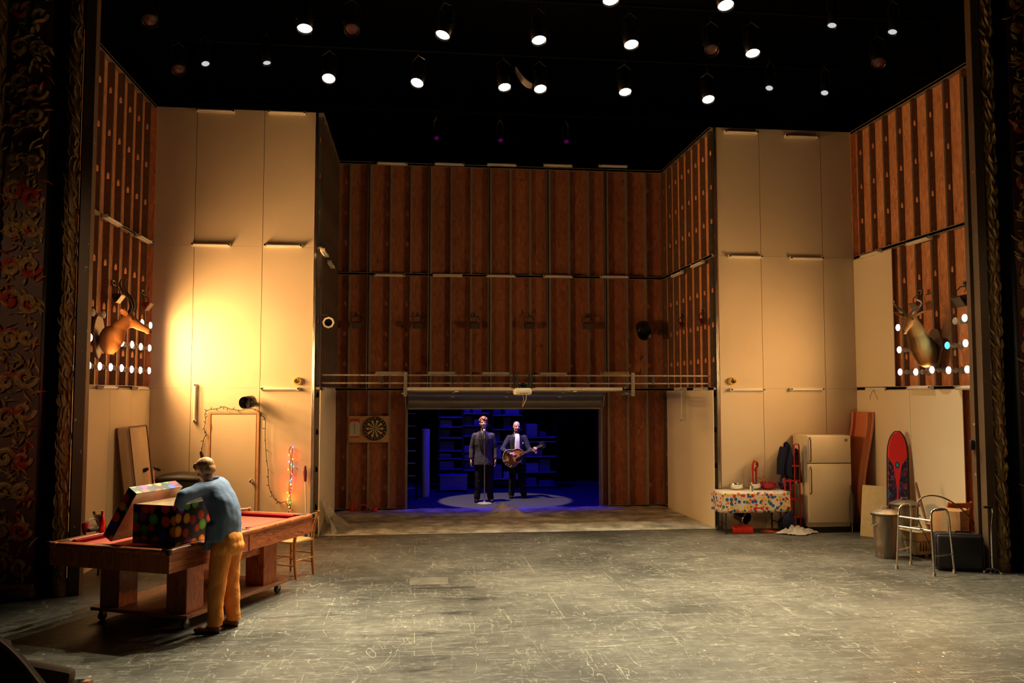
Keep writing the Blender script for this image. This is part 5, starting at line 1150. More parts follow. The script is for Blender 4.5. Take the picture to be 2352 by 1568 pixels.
def garment(name, label, cat, m, top, w, L, seed, loc, thick=0.05):
    t = thing(name, label, cat, loc); r = random.Random(seed)
    def fn(u, v):
        a = 2*PI*u; f = v; ww = w*(0.35+0.65*min(1, f*2.2))*(1-0.15*f); fold = 0.018*math.sin(5*a+f*2+seed)
        return Vector((math.cos(a)*(ww+fold)+0.02*math.sin(f*5+seed), math.sin(a)*(thick+fold), -L*f-0.03*(1-math.sin(a*3+seed))*f))
    b = B(); b.grid(fn, 40, 14); obj('cloth', b, m, t, solid=0.006)
    b = B(); b.tube([(-w*0.35, 0, 0.0), (0, -0.02, 0.025), (w*0.35, 0, 0.0)], 0.022, 8); obj('collar', b, m, t)
    return t
m_navy = M('navy_cloth', (0.012, 0.014, 0.035), 0.9, 0, 0.2, 30, spec=0.15)
g1 = garment('jacket', 'navy jacket hung over the left loop of the red hand truck', 'jacket', m_navy, 0, 0.10, 0.52, 1, (hx-0.14, 13.52, hz+0.0))
b = B(); b.tube([(-0.07, -0.02, -0.05), (-0.13, -0.03, -0.25), (-0.15, -0.03, -0.50)], [0.05, 0.048, 0.04], 10); obj('sleeve', b, m_navy, g1)
g2 = garment('jacket', 'black jacket hung on the right loop of the red hand truck', 'jacket', m_black, 0, 0.09, 0.50, 2, (hx+0.09, 13.67, hz-0.12), 0.035)
def mat_pat():
    k = N('speckled_cloth'); f = k.noise(k.coord(), 45, 3, 0.7); k.col(k.ramp(f, [(0.40, (0.16, 0.12, 0.11)), (0.62, (0.55, 0.48, 0.40))])); k.p(Roughness=0.9); return k.m
garment('apron', 'speckled grey apron hanging on the wall behind the right end of the confetti table', 'apron', mat_pat(), 0, 0.095, 0.62, 3, (onY(1804, 1060, 13.98).x, 13.985, onY(1804, 1062, 13.98).z), 0.03)
# dark bag at the foot of the hand truck
t = thing('cloth_bag', 'black cloth bag slumped at the foot of the red hand truck', 'bag', (hx-0.14, 13.50, 0)); b = B(); b.sph((0, 0, 0.17), (0.12, 0.07, 0.17), 12); b.sph((0.03, 0, 0.30), (0.07, 0.05, 0.08), 10); b.sph((0.06, -0.02, 0.08), (0.1, 0.07, 0.08), 10); obj('body', b, m_navy, t, rem=0.015, sm=3)
b = B(); b.tube([(-0.03, 0, 0.34), (0, -0.02, 0.43), (0.06, 0, 0.34)], 0.008, 6); obj('strap', b, m_navy, t)
# broom, crumpled cloth, cable
p = onZ(1797, 1208); zt = onY(1790, 1034, 13.7).z
t = thing('broom', 'grey-handled broom leaning between the confetti table and the hand truck', 'broom', (p.x, 13.93, 0)); b = B(); b.tube([(0.02, 0.0, 0.2), (-0.02, 0.06, zt-0.10)], 0.011, 8); obj('handle', b, M('grey_pole', (0.34, 0.30, 0.24), 0.5), t)
b = B(); b.tube([(-0.02, 0.06, zt-0.10), (-0.022, 0.065, zt)], 0.015, 8); obj('grip', b, m_batten, t)
b = B(); b.rings([[Vector((sx*w, sy*0.025, z)) for sx, sy in ((-1, -1), (1, -1), (1, 1), (-1, 1))] for w, z in ((0.10, 0.005), (0.08, 0.14), (0.03, 0.22))]); obj('bristles', b, M('straw', (0.40, 0.30, 0.18), 0.9), t, smooth=False)
p = onZ(1790, 1212); rr_ = random.Random(6)
b = B(); b.grid(lambda u, v: (lambda r_, a_: Vector((p.x+0.02+r_*0.30*math.cos(a_)*(1+0.3*math.sin(3*a_)+0.15*math.sin(7*a_)), 13.40+r_*0.14*math.sin(a_)*(1+0.25*math.cos(4*a_)), 0.010+0.16*max(0, 1-r_)*(0.5+abs(mn.noise(V(r_*4*math.cos(a_), r_*4*math.sin(a_), 1.2))))+0.03*abs(mn.noise(V(r_*9*math.cos(a_), r_*9*math.sin(a_), 4.2))))))(v, 2*PI*u), 48, 14); tag(obj('dust_sheet', b, M('grey_dust_sheet', (0.40, 0.36, 0.30), 0.9), solid=0.004), 'crumpled grey cloth on the floor in front of the hand truck', 'cloth')
q = onZ(1785, 1221); m_orc = M('orange_cable', (0.75, 0.14, 0.06), 0.45)
b = B()
cp = []
for k in range(3):
    for j in range(18): a = 2*PI*j/18; cp.append((q.x-0.05+(0.24-0.03*k)*math.cos(a), q.y+0.02+(0.10-0.015*k)*math.sin(a), 0.009+0.010*k))
b.tube(interp(cp+[(q.x+0.30, q.y+0.08, 0.01), (q.x+0.42, q.y+0.14, 0.012)], 2), 0.008, 6); tag(obj('extension_cable', b, m_orc), 'orange extension cable coiled on the floor before the grey cloth', 'cable')
q = onZ(1838, 1219); t = thing('cable_reel', 'bright red cable reel on the floor by the fridge corner', 'cable reel', (q.x, q.y+0.03, 0)); b = B(); b.lathe([(0.001, 0), (0.10, 0), (0.10, 0.02), (0.05, 0.025), (0.05, 0.055), (0.095, 0.06), (0.095, 0.075), (0.001, 0.075)], n=26); obj('drum', b, M('bright_red', (0.70, 0.03, 0.03), 0.4), t)
b = B(); b.tube([(-0.04, 0, 0.07), (-0.03, 0, 0.11), (0.03, 0, 0.11), (0.04, 0, 0.07)], 0.008, 6); obj('handle', b, m_black, t)

# ---- orange slide
m_or = M('orange_plastic', (0.60, 0.19, 0.085), 0.35, 0, 0.06, 2); m_orl = M('pale_orange_plastic', (0.68, 0.25, 0.13), 0.35, 0, 0.05, 2)
prof = [(7.62, 2.00), (7.60, 1.75), (7.53, 1.40), (7.45, 1.00), (7.41, 0.65), (7.43, 0.35), (7.50, 0.12), (7.58, 0.015)]
pc = interp([V(x, 0, z) for x, z in prof], 6); sy0, sy1 = 13.52, 14.0
t = thing('plastic_slide', 'orange curved plastic slide standing on end in the right corner beside the fridge', 'slide', (7.55, 13.55, 0))
def nrm2(i):
    d = pc[min(i+1, len(pc)-1)]-pc[max(i-1, 0)]; d.normalize(); return V(-abs(d.z), 0, d.x if d.z < 0 else -d.x)
b = B(); b.rings([[pc[i]+V(0.03, sy0, 0), pc[i]+V(0.03, sy1, 0), pc[i]+V(0.055, sy1, 0), pc[i]+V(0.055, sy0, 0)] for i in range(len(pc))]); obj('bed', b, m_or, t, world=True)
for yy in (sy0, sy1):
    b = B(); b.rings([[pc[i]+V(0.07, yy-0.03, 0), pc[i]+V(-0.03, yy-0.03, 0), pc[i]+V(-0.03, yy+0.03, 0), pc[i]+V(0.07, yy+0.03, 0)] for i in range(len(pc))]); obj('side_rail', b, m_or, t, world=True, bev=0.01)
b = B(); b.tube([p_+V(0.075, sy0-0.025, 0) for p_ in pc[:-2]], 0.022, 8); obj('rail_lip', b, m_orl, t, world=True)
# ---- bodyboard
bt_ = onX(2063, 985, RX-0.05); bw0 = 0.152
Rb = Euler((0, 0, rad(-38))).to_matrix().to_4x4() @ Euler((rad(-7), 0, 0)).to_matrix().to_4x4()
H_ = 1.72; bb = thing('bodyboard', 'red and navy bodyboard standing on end against the right cream boards', 'bodyboard', (7.43, 12.40, 0.0), rot=Rb.to_euler())
def bb_w(f): return bw0*(1.0-0.10*f) if f < 0.75 else bw0*0.925*math.sqrt(max(0.05, 1-((f-0.75)/0.25)**2.4))
def mat_board():
    k = N('board_graphics'); tc = k.n('ShaderNodeTexCoord'); s = k.n('ShaderNodeSeparateXYZ'); k.l(tc.outputs['Object'], s.inputs[0])
    ax = k.math('ABSOLUTE', s.outputs[0]); z = s.outputs[2]
    lim = k.math('ADD', 1.10, k.math('MULTIPLY', ax, 1.6)); red = k.math('GREATER_THAN', z, lim)
    stem = k.math('LESS_THAN', ax, k.math('ADD', 0.012, k.math('MULTIPLY', k.math('MAXIMUM', k.math('SUBTRACT', z, 0.85), 0.0), 0.14)))
    c = k.mix(k.math('MAXIMUM', red, stem), (0.022, 0.02, 0.055), (0.72, 0.03, 0.03))
    sw = k.noise(k.coord((3, 1, 1.6)), 3.4, 2, 0.5, 1.8); line = k.math('LESS_THAN', k.math('ABSOLUTE', k.math('SUBTRACT', sw, 0.5)), 0.020); nr = k.math('SUBTRACT', 1.0, k.math('MAXIMUM', red, stem))
    c = k.mix(k.math('MULTIPLY', line, nr), c, (0.32, 0.05, 0.14))
    sw2 = k.noise(k.coord((4, 1, 2.0)), 2.2, 1, 0.4, 1.0); c = k.mix(k.math('MULTIPLY', k.math('GREATER_THAN', sw2, 0.66), nr), c, (0.02, 0.13, 0.36))
    d = k.math('ADD', k.math('POWER', ax, 2.0), k.math('MULTIPLY', k.math('POWER', k.math('SUBTRACT', z, 1.20), 2.0), 0.45)); c = k.mix(k.math('LESS_THAN', d, 0.0012), c, (0.02, 0.05, 0.16)); c = k.mix(k.math('LESS_THAN', d, 0.0004), c, (0.05, 0.28, 0.40))
    k.col(c); k.p(Roughness=0.35); return k.m
nb = 48; b = B(); out = [(bb_w(i/nb), H_*i/nb) for i in range(nb+1)]; poly = [(w, z) for w, z in out]+[(-w, z) for w, z in reversed(out)]
b.prism(poly, -0.03, 0.03, Matrix(((1, 0, 0, 0), (0, 0, 1, 0), (0, 1, 0, 0), (0, 0, 0, 1)))); obj('deck', b, mat_board(), bb, bev=0.012)
b = B(); b.tube([(w+0.004, 0, z) for w, z in out]+[(-w-0.004, 0, z) for w, z in reversed(out)], 0.018, 8, closed=False); obj('edge_band', b, M('black_foam', (0.02, 0.018, 0.022), 0.6), bb)
# ---- foam cushions leaning
for i, lab in enumerate(('front pale foam cushion of the leaning stack, right of the orange slide', 'middle foam cushion of the leaning stack, behind the front one', 'rear foam cushion of the leaning stack, nearest the bodyboard')):
    t = thing('foam_cushion', lab, 'cushion', (7.19+0.066*i, 13.12+0.043*i, 0.0), rot=(0, rad(8), rad(33)), group='leaning foam cushions')
    b = B(); b.b2((0, -0.46, 0.0), (0.075, 0, 0.83-0.015*i), 0.018); obj('foam', b, M('pale_foam_%d' % i, ((0.66, 0.52, 0.27), (0.42, 0.31, 0.17), (0.52, 0.40, 0.21))[i], 0.85), t)
    b = B(); b.tube([(0.073, -0.462, 0.02), (0.073, -0.462, 0.80-0.02*i)], 0.006, 6); obj('seam', b, M('brown_seam', (0.25, 0.15, 0.07), 0.8), t)
# ---- galvanised trash cans
m_galv = mat_metal('weathered_zinc', (0.34, 0.29, 0.23), 0.5, 0.45)
def can(loc, r, h, label, tilt=0.0):
    t = thing('trash_can', label, 'trash can', loc)
    b = B(); pr = [(r*0.82, 0.0), (r*0.84, 0.03), (r*0.845, 0.06)]+[(r*(0.85+0.15*i/12)+(0.006 if i in (2, 3, 9, 10) else 0), 0.06+(h-0.06)*i/12) for i in range(13)]; b.lathe([(0.001, 0.0)]+pr+[(r+0.008, h), (r-0.006, h-0.01)], n=40, cap=False); obj('body', b, m_galv, t, solid=0.003)
    rt = Euler((0, tilt, 0)).to_matrix().to_4x4(); b = B(); b.lathe([(r+0.022, -0.03), (r+0.024, 0.0), (r*0.93, 0.02), (r*0.6, 0.045), (0.001, 0.055)], (0, 0, h+0.012), 40, rt, cap=False); lid = obj('lid', b, m_galv, t, solid=0.003)
    b = B(); b.tube([rt @ Vector((-0.06, 0, 0.045))+V(0, 0, h+0.012), rt @ Vector((-0.04, 0, 0.085))+V(0, 0, h+0.012), rt @ Vector((0.04, 0, 0.085))+V(0, 0, h+0.012), rt @ Vector((0.06, 0, 0.045))+V(0, 0, h+0.012)], 0.008, 8); obj('handle', b, m_stud, lid)
    for s in (-1, 1): b = B(); b.tube([(s*(r*0.97), -0.06, h*0.78), (s*(r+0.03), -0.05, h*0.74), (s*(r+0.03), 0.05, h*0.74), (s*(r*0.97), 0.06, h*0.78)], 0.007, 8); obj('side_handle', b, m_stud, t)
    return t
p = onZ(2041, 1284); can((p.x+0.05, p.y+0.14, 0), 0.172, 0.61, 'weathered zinc trash can with lid, the nearer one, behind the walker')
can((7.27, 11.95, 0), 0.19, 0.66, 'weathered zinc trash can with lid, the farther one, below the bodyboard')
# ---- walker
FA, FB, FC, FD = onZ(2060, 1306), onZ(2146, 1323), onZ(2092, 1297), onZ(2192, 1316)
wk = thing('walker', 'aluminium walking frame standing in front of the trash can', 'walker', (FA+FB+FC+FD)/4); m_alu = mat_metal('aluminium_tube', (0.72, 0.68, 0.60), 0.25, 0.15)
wz = 0.80
mid_ = (FA+FB+FC+FD)/4
def wtop(p): return p.lerp(mid_, 0.14)+V(0, 0, wz)
for f_, r_ in ((FA, FC), (FB, FD)):
    a, c = wtop(f_), wtop(r_)
    b = B(); b.tube(interp([f_+V(0, 0, 0.02), f_.lerp(a, 0.5), a-V(0, 0, 0.06), a.lerp(c, 0.22)+V(0, 0, 0.02), a.lerp(c, 0.78)+V(0, 0, 0.02), c-V(0, 0, 0.06), r_.lerp(c, 0.5), r_+V(0, 0, 0.02)], 4), 0.0135, 10); obj('side_frame', b, m_alu, wk, world=True)
    b = B(); b.tube([f_.lerp(a, 0.30), r_.lerp(c, 0.30)], 0.010, 8); obj('side_brace', b, m_alu, wk, world=True)
    b = B(); b.tube([a.lerp(c, 0.25)+V(0, 0, 0.02), a.lerp(c, 0.75)+V(0, 0, 0.02)], 0.018, 10); obj('hand_grip', b, M('grey_grip', (0.20, 0.17, 0.14), 0.6), wk, world=True)
    for q in (f_, r_): b = B(); b.cyl(q, q+V(0, 0, 0.045), 0.021, 0.017, 12); obj('rubber_foot', b, M('tan_rubber', (0.42, 0.30, 0.18), 0.7), wk, world=True)
for k in (0.70, 0.86): b = B(); b.tube([FA.lerp(wtop(FA), k), FB.lerp(wtop(FB), k)], 0.0125, 10); obj('front_crossbar', b, m_alu, wk, world=True)
b = B(); m_ = FA.lerp(wtop(FA), 0.70).lerp(FB.lerp(wtop(FB), 0.70), 0.75); b.box(m_, (0.08, 0.035, 0.035), (0, 0, -0.4), 0.008); obj('latch', b, m_bright, wk, world=True)
# ---- laundry basket
p = onZ(2125, 1282); t = thing('laundry_basket', 'beige plastic laundry basket behind the walking frame', 'basket', (p.x+0.05, p.y+0.18, 0.045), rot=(0, 0, 0.25)); m_bask = M('beige_plastic', (0.50, 0.38, 0.20), 0.5)
w0, w1, hb = (0.16, 0.12), (0.21, 0.16), 0.32
def rr(wd, z, k=5):
    out = []
    for cx_, cy_, a0 in ((1, 1, 0), (-1, 1, 1), (-1, -1, 2), (1, -1, 3)):
        for i in range(k): a = PI/2*(a0+i/(k-1)); out.append(Vector((cx_*(wd[0]-0.05)+0.05*math.cos(a), cy_*(wd[1]-0.05)+0.05*math.sin(a), z)))
    return out
b = B(); b.rings([rr(w0, 0)]+[rr((w0[0]+(w1[0]-w0[0])*i/4, w0[1]+(w1[1]-w0[1])*i/4), hb*i/4) for i in range(5)], cap=False); b.bm.faces.new([b.bm.verts.new(v) for v in rr(w0, 0.002)]); obj('body', b, m_bask, t, solid=0.006)
b = B(); b.tube(rr((w1[0]+0.012, w1[1]+0.012), hb), 0.018, 8, closed=True); obj('rim', b, m_bask, t)
b = B(); b.tube(rr((w0[0]*0.6+w1[0]*0.4+0.012, w0[1]*0.6+w1[1]*0.4+0.012), hb*0.58), 0.005, 6, closed=True); obj('groove', b, m_hnd, t)
for k in range(7): b = B(); x = -0.15+0.05*k; b.b2((x-0.004, -w0[1]-0.035, 0.05), (x+0.004, -w0[1]-0.012, hb*0.55)); obj('slot', b, m_hnd, t, smooth=False)
for sx in (-1, 1): b = B(); b.cyl((sx*0.11, -0.08, -0.02), (sx*0.11+0.03, -0.08, -0.02), 0.025, n=12); b.cyl((sx*0.11, 0.08, -0.02), (sx*0.11+0.03, 0.08, -0.02), 0.025, n=12); obj('wheels' if 0 else 'wheel', b, m_black, t)
# ---- suitcase with carton on top
s0 = onZ(2157, 1311); s1 = onZ(2268, 1319); su = thing('suitcase', 'large black suitcase standing on its long side between the walking frame and the cane', 'suitcase', (s0.x, s0.y, 0), rotz=math.atan2(s1.y-s0.y, s1.x-s0.x)*0.6); sw_ = (s1-s0).length
m_case = M('black_vinyl', (0.016, 0.014, 0.018), 0.45, 0, 0.2, 60)
b = B(); b.b2((-0.02, 0.0, 0.012), (sw_, 0.24, 0.475), 0.045); obj('shell', b, m_case, su, ang=60)
m_trim = M('plum_piping', (0.10, 0.06, 0.075), 0.5)
for y in (0.035, 0.205): b = B(); b.tube([(-0.024, y, 0.07), (-0.024, y, 0.42), (-0.01, y, 0.465), (0.04, y, 0.479), (sw_-0.06, y, 0.479), (sw_-0.01, y, 0.465), (sw_+0.004, y, 0.42), (sw_+0.004, y, 0.07), (sw_-0.01, y, 0.022), (0.0, y, 0.022)], 0.007, 6, closed=True); obj('piping', b, m_trim, su)
b = B(); b.tube([(0.24, 0.12, 0.475), (0.25, 0.12, 0.50), (0.42, 0.12, 0.50), (0.43, 0.12, 0.475)], 0.010, 8); obj('handle', b, m_black, su)
for x in (0.16, 0.50): b = B(); b.b2((x-0.025, 0.10, 0.474), (x+0.025, 0.14, 0.485), 0.003); obj('clasp', b, m_bright, su)
for x in (0.06, sw_-0.08):
    for y in (0.05, 0.19): b = B(); b.cyl((x, y, 0), (x, y, 0.02), 0.016, n=12); obj('foot', b, m_black, su)
t = thing('cardboard_box', 'brown cardboard box with dark print, behind the suitcase', 'box', (onY(2184, 1200, 10.80).x, 10.80, 0), rotz=rad(38)); m_card = M('brown_card', (0.50, 0.25, 0.10), 0.8)
b = B(); b.b2((-0.175, -0.175, 0.0), (0.175, 0.175, 0.74), 0.004); obj('body', b, m_card, t)
for k, (x0, x1, z) in enumerate(((-0.10, 0.12, 0.60), (-0.13, 0.02, 0.50))): b = B(); b.b2((x0, -0.178, z), (x1, -0.1755, z+0.018)); obj('print', b, m_hnd, t, smooth=False)
b = B(); b.b2((-0.180, -0.02, 0.18), (-0.176, 0.06, 0.70)); obj('tape', b, M('pale_tape', (0.60, 0.42, 0.22), 0.4), t, smooth=False)
# bent cane hoop and bat
p1_ = [onY(2128, 1235, 10.62), onY(2108, 1190, 10.62), onY(2110, 1152, 10.62), onY(2130, 1138, 10.62), onY(2165, 1142, 10.60), onY(2200, 1162, 10.60), onY(2232, 1192, 10.60)]
b = B(); b.tube(interp([onY(2136, 1262, 10.65)]+p1_+[onY(2244, 1222, 10.60)], 5), 0.010, 8); tag(obj('cane_hoop', b, mat_wood('bent_cane', (0.10, 0.05, 0.025), (0.22, 0.12, 0.05), 'X')), 'bent cane hoop arching from the laundry basket over the cardboard box', 'hoop')
b = B(); a = onY(2103, 1110, 11.75); e = onY(2132, 1215, 11.5); d = (e-a); b.tube([a, a+d*0.5, e, e+d*0.55], [0.022, 0.020, 0.016, 0.014], 10); b.sph(a, 0.023, 8); tag(obj('wooden_bat', b, mat_wood('bat_wood', (0.16, 0.075, 0.035), (0.30, 0.15, 0.07), 'Z')), 'brown wooden bat leaning behind the walking frame', 'bat')
# orange ladder-back chair tucked behind the arch
chair((7.50, 11.27, 0), rad(2), 'orange ladder-back chair half hidden behind the right arch', M('orange_seat_wood', (0.50, 0.17, 0.06), 0.5), mat_wood('orange_wood', (0.42, 0.11, 0.035), (0.56, 0.18, 0.06), 'Z'))
# quad cane
p = onZ(2280, 1317); t = thing('quad_cane', 'chrome four-footed walking cane by the right arch', 'cane', (p.x, p.y, 0)); cz = onY(2270, 1165, p.y).z
b = B(); b.tube(interp([(0, 0, 0.06), (0, 0, 0.45), (0.012, 0, cz-0.22), (0.03, 0, cz-0.08), (0.02, 0, cz-0.01), (-0.02, 0, cz), (-0.04, 0, cz)], 5), 0.011, 10); obj('shaft', b, m_chrome, t)
b = B(); b.tube([(0.01, 0, cz), (-0.09, 0, cz+0.005)], 0.016, 10); obj('grip', b, m_black, t)
for sx, sy in ((-1, -1), (1, -1), (1, 1), (-1, 1)):
    b = B(); b.tube([(0, 0, 0.07), (sx*0.05, sy*0.04, 0.055), (sx*0.075, sy*0.06, 0.0)], 0.008, 8); b.cyl((sx*0.075, sy*0.06, 0), (sx*0.072, sy*0.058, 0.03), 0.016, n=10); obj('foot', b, m_chrome, t)
p = V(7.335, 10.40, onY(2240, 1022, 10.4).z); b = B(); b.rings([[V(x, y, z) for x, y in ((0.02, -0.03), (0.0, -0.03), (0.0, 0.03), (0.02, 0.03))] for z in (-0.07, 0.07)]); 
b = B(); b.rings([[V(-d, y*k, z) for d, y, z in ((0, 0, 0),)] for k in (1,)]) if 0 else b.box((0, 0, 0), (0.05, 0.05, 0.13), None, 0.01)
o = obj('wall_box', b, m_black); o.location = (7.335, 10.46, p.z); tag(o, 'small black box fixed to the inner edge of the right arch', 'box')
# ================================================================== people
def mat_skin(name, c):
    k = N(name); f = k.noise(k.coord(), 14, 3); k.col(k.ramp(f, [(0.3, tuple(x*0.9 for x in c)), (0.7, c)])); k.p(Roughness=0.5)
    k.b.inputs['Subsurface Weight'].default_value = 0.08; k.b.inputs['Subsurface Radius'].default_value = (0.02, 0.008, 0.004); return k.m
def mat_fabric(name, c, c2, scale=160, fold=0.5, rough=0.85):
    k = N(name); v = k.coord(); w = k.noise(k.coord((1, 1, 0.4)), scale, 2, 0.6); f = k.noise(v, 9, 4, 0.6, 0.6)
    k.col(k.mix(w, c, c2)); k.p(Roughness=rough); k.b.inputs['Specular IOR Level'].default_value = 0.2; k.bump(f, fold, 0.02); return k.m
def mat_hair(name, c0, c1):
    k = N(name); w = k.noise(k.coord((6, 6, 1)), 24, 3, 0.7); k.col(k.ramp(w, [(0.3, c0), (0.7, c1)])); k.p(Roughness=0.45); k.bump(w, 0.6, 0.006); return k.m
m_eye = M('eye_white', (0.62, 0.60, 0.56), 0.2); m_iris = M('eye_iris', (0.02, 0.03, 0.04), 0.15)
def fr_(f, up=V(0, 0, 1)):
    f = Vector(f).normalized(); r = f.cross(up).normalized(); u = r.cross(f).normalized(); return r, u, f
def rotm(r, u, f): return Matrix((r, f, u)).transposed().to_4x4()      # local x = r, y = f, z = u
def hand(b, wrist, d, palm, side, curl=(0.3, 0.5, 0.4), spread=0.10, sc=1.0, thumb=0.7):
    """palm facing `palm`, fingers along d, thumb on +side"""
    d = Vector(d).normalized(); p = Vector(palm); p = (p-d*p.dot(d)).normalized(); s = Vector(side); s = (s-d*s.dot(d)-p*s.dot(p)).normalized()
    m = rotm(s, d, p); m = Matrix((s, d, p)).transposed().to_4x4()
    b.sph(wrist+d*0.045*sc, (0.036*sc, 0.055*sc, 0.016*sc), 10, m); b.sph(wrist+d*0.075*sc, (0.040*sc, 0.025*sc, 0.014*sc), 10, m)
    for i, L in enumerate((0.072, 0.080, 0.075, 0.058)):
        o = (1.5-i)*0.0195*sc; q = wrist+d*(0.088-0.004*abs(i-1))*sc+s*o; dd = (d+s*spread*(1.5-i)*0.6).normalized(); a = 0; pts = [q]
        for k, fl in enumerate((0.45, 0.30, 0.25)):
            a += curl[k]*(1+0.08*i); v = dd*math.cos(a)+p*math.sin(a); pts.append(pts[-1]+v*L*fl*sc)
        b.limb(pts, [0.0092*sc, 0.0088*sc, 0.008*sc, 0.007*sc], 8)
    q = wrist+d*0.02*sc+s*0.026*sc+p*0.004*sc; v = (d*0.75+s*thumb+p*0.25).normalized(); e = q+v*0.042*sc; v2 = (d*0.95+s*0.25+p*0.35).normalized()
    b.limb([q, e, e+v2*0.032*sc], [0.0135*sc, 0.0105*sc, 0.0085*sc], 8)
def head(b, c, r, u, f):
    m = rotm(r, u, f); at = lambda x, y, z: c+r*x+f*y+u*z
    b.sph(at(0, -0.012, 0.025), (0.074, 0.093, 0.086), 14, m); b.sph(at(0, 0.018, -0.035), (0.062, 0.066, 0.080), 12, m)
    b.sph(at(0, 0.055, -0.092), (0.030, 0.026, 0.022), 10, m); b.sph(at(0, 0.03, -0.07), (0.052, 0.045, 0.035), 10, m)
    b.limb([at(0, 0.078, 0.012), at(0, 0.102, -0.030)], [0.010, 0.014], 8)
    for s in (-1, 1):
        b.sph(at(s*0.012, 0.092, -0.034), 0.009, 8); b.sph(at(s*0.036, 0.058, -0.028), (0.022, 0.022, 0.022), 8, m); b.sph(at(s*0.030, 0.073, 0.026), (0.024, 0.012, 0.008), 8, m)
        b.sph(at(s*0.076, -0.008, -0.012), (0.010, 0.020, 0.032), 8, m); b.sph(at(s*0.080, -0.014, 0.004), (0.009, 0.014, 0.014), 8, m)
    b.sph(at(0, 0.075, -0.060), (0.024, 0.013, 0.012), 8, m); return at
def face_parts(t, at, r, u, f, hair, lip, open_=0.0):
    m = rotm(r, u, f)
    for s in (-1, 1):
        b = B(); b.sph(at(s*0.031, 0.071, 0.006), 0.0115, 10); e = obj('eye', b, m_eye, t, world=True)
        b = B(); b.sph(at(s*0.031, 0.0795, 0.005), 0.0055, 8); obj('iris', b, m_iris, e, world=False) if 0 else obj('iris', b, m_iris, t, world=True)
        b = B(); b.tube([at(s*0.012, 0.088, 0.026), at(s*0.032, 0.087, 0.031), at(s*0.052, 0.072, 0.024)], [0.004, 0.005, 0.003], 6); obj('eyebrow', b, hair, t, world=True)
    b = B(); b.tube([at(-0.022, 0.083, -0.060), at(0, 0.092, -0.058), at(0.022, 0.083, -0.060)], [0.003, 0.006, 0.003], 6); b.tube([at(-0.02, 0.082, -0.065-open_), at(0, 0.090, -0.069-open_), at(0.02, 0.082, -0.065-open_)], [0.003, 0.006, 0.003], 6); obj('lips', b, lip, t, world=True)
def folds(o, amt, size):
    tx = bpy.data.textures.new('cloth_folds', 'CLOUDS'); tx.noise_scale = size; tx.noise_depth = 2
    d = o.modifiers.new('folds', 'DISPLACE'); d.texture = tx; d.strength = amt; d.mid_level = 0.5; d.texture_coords = 'LOCAL'
skin = mat_skin('fair_skin', (0.56, 0.29, 0.19)); lipm = M('lip_skin', (0.40, 0.13, 0.10), 0.4)
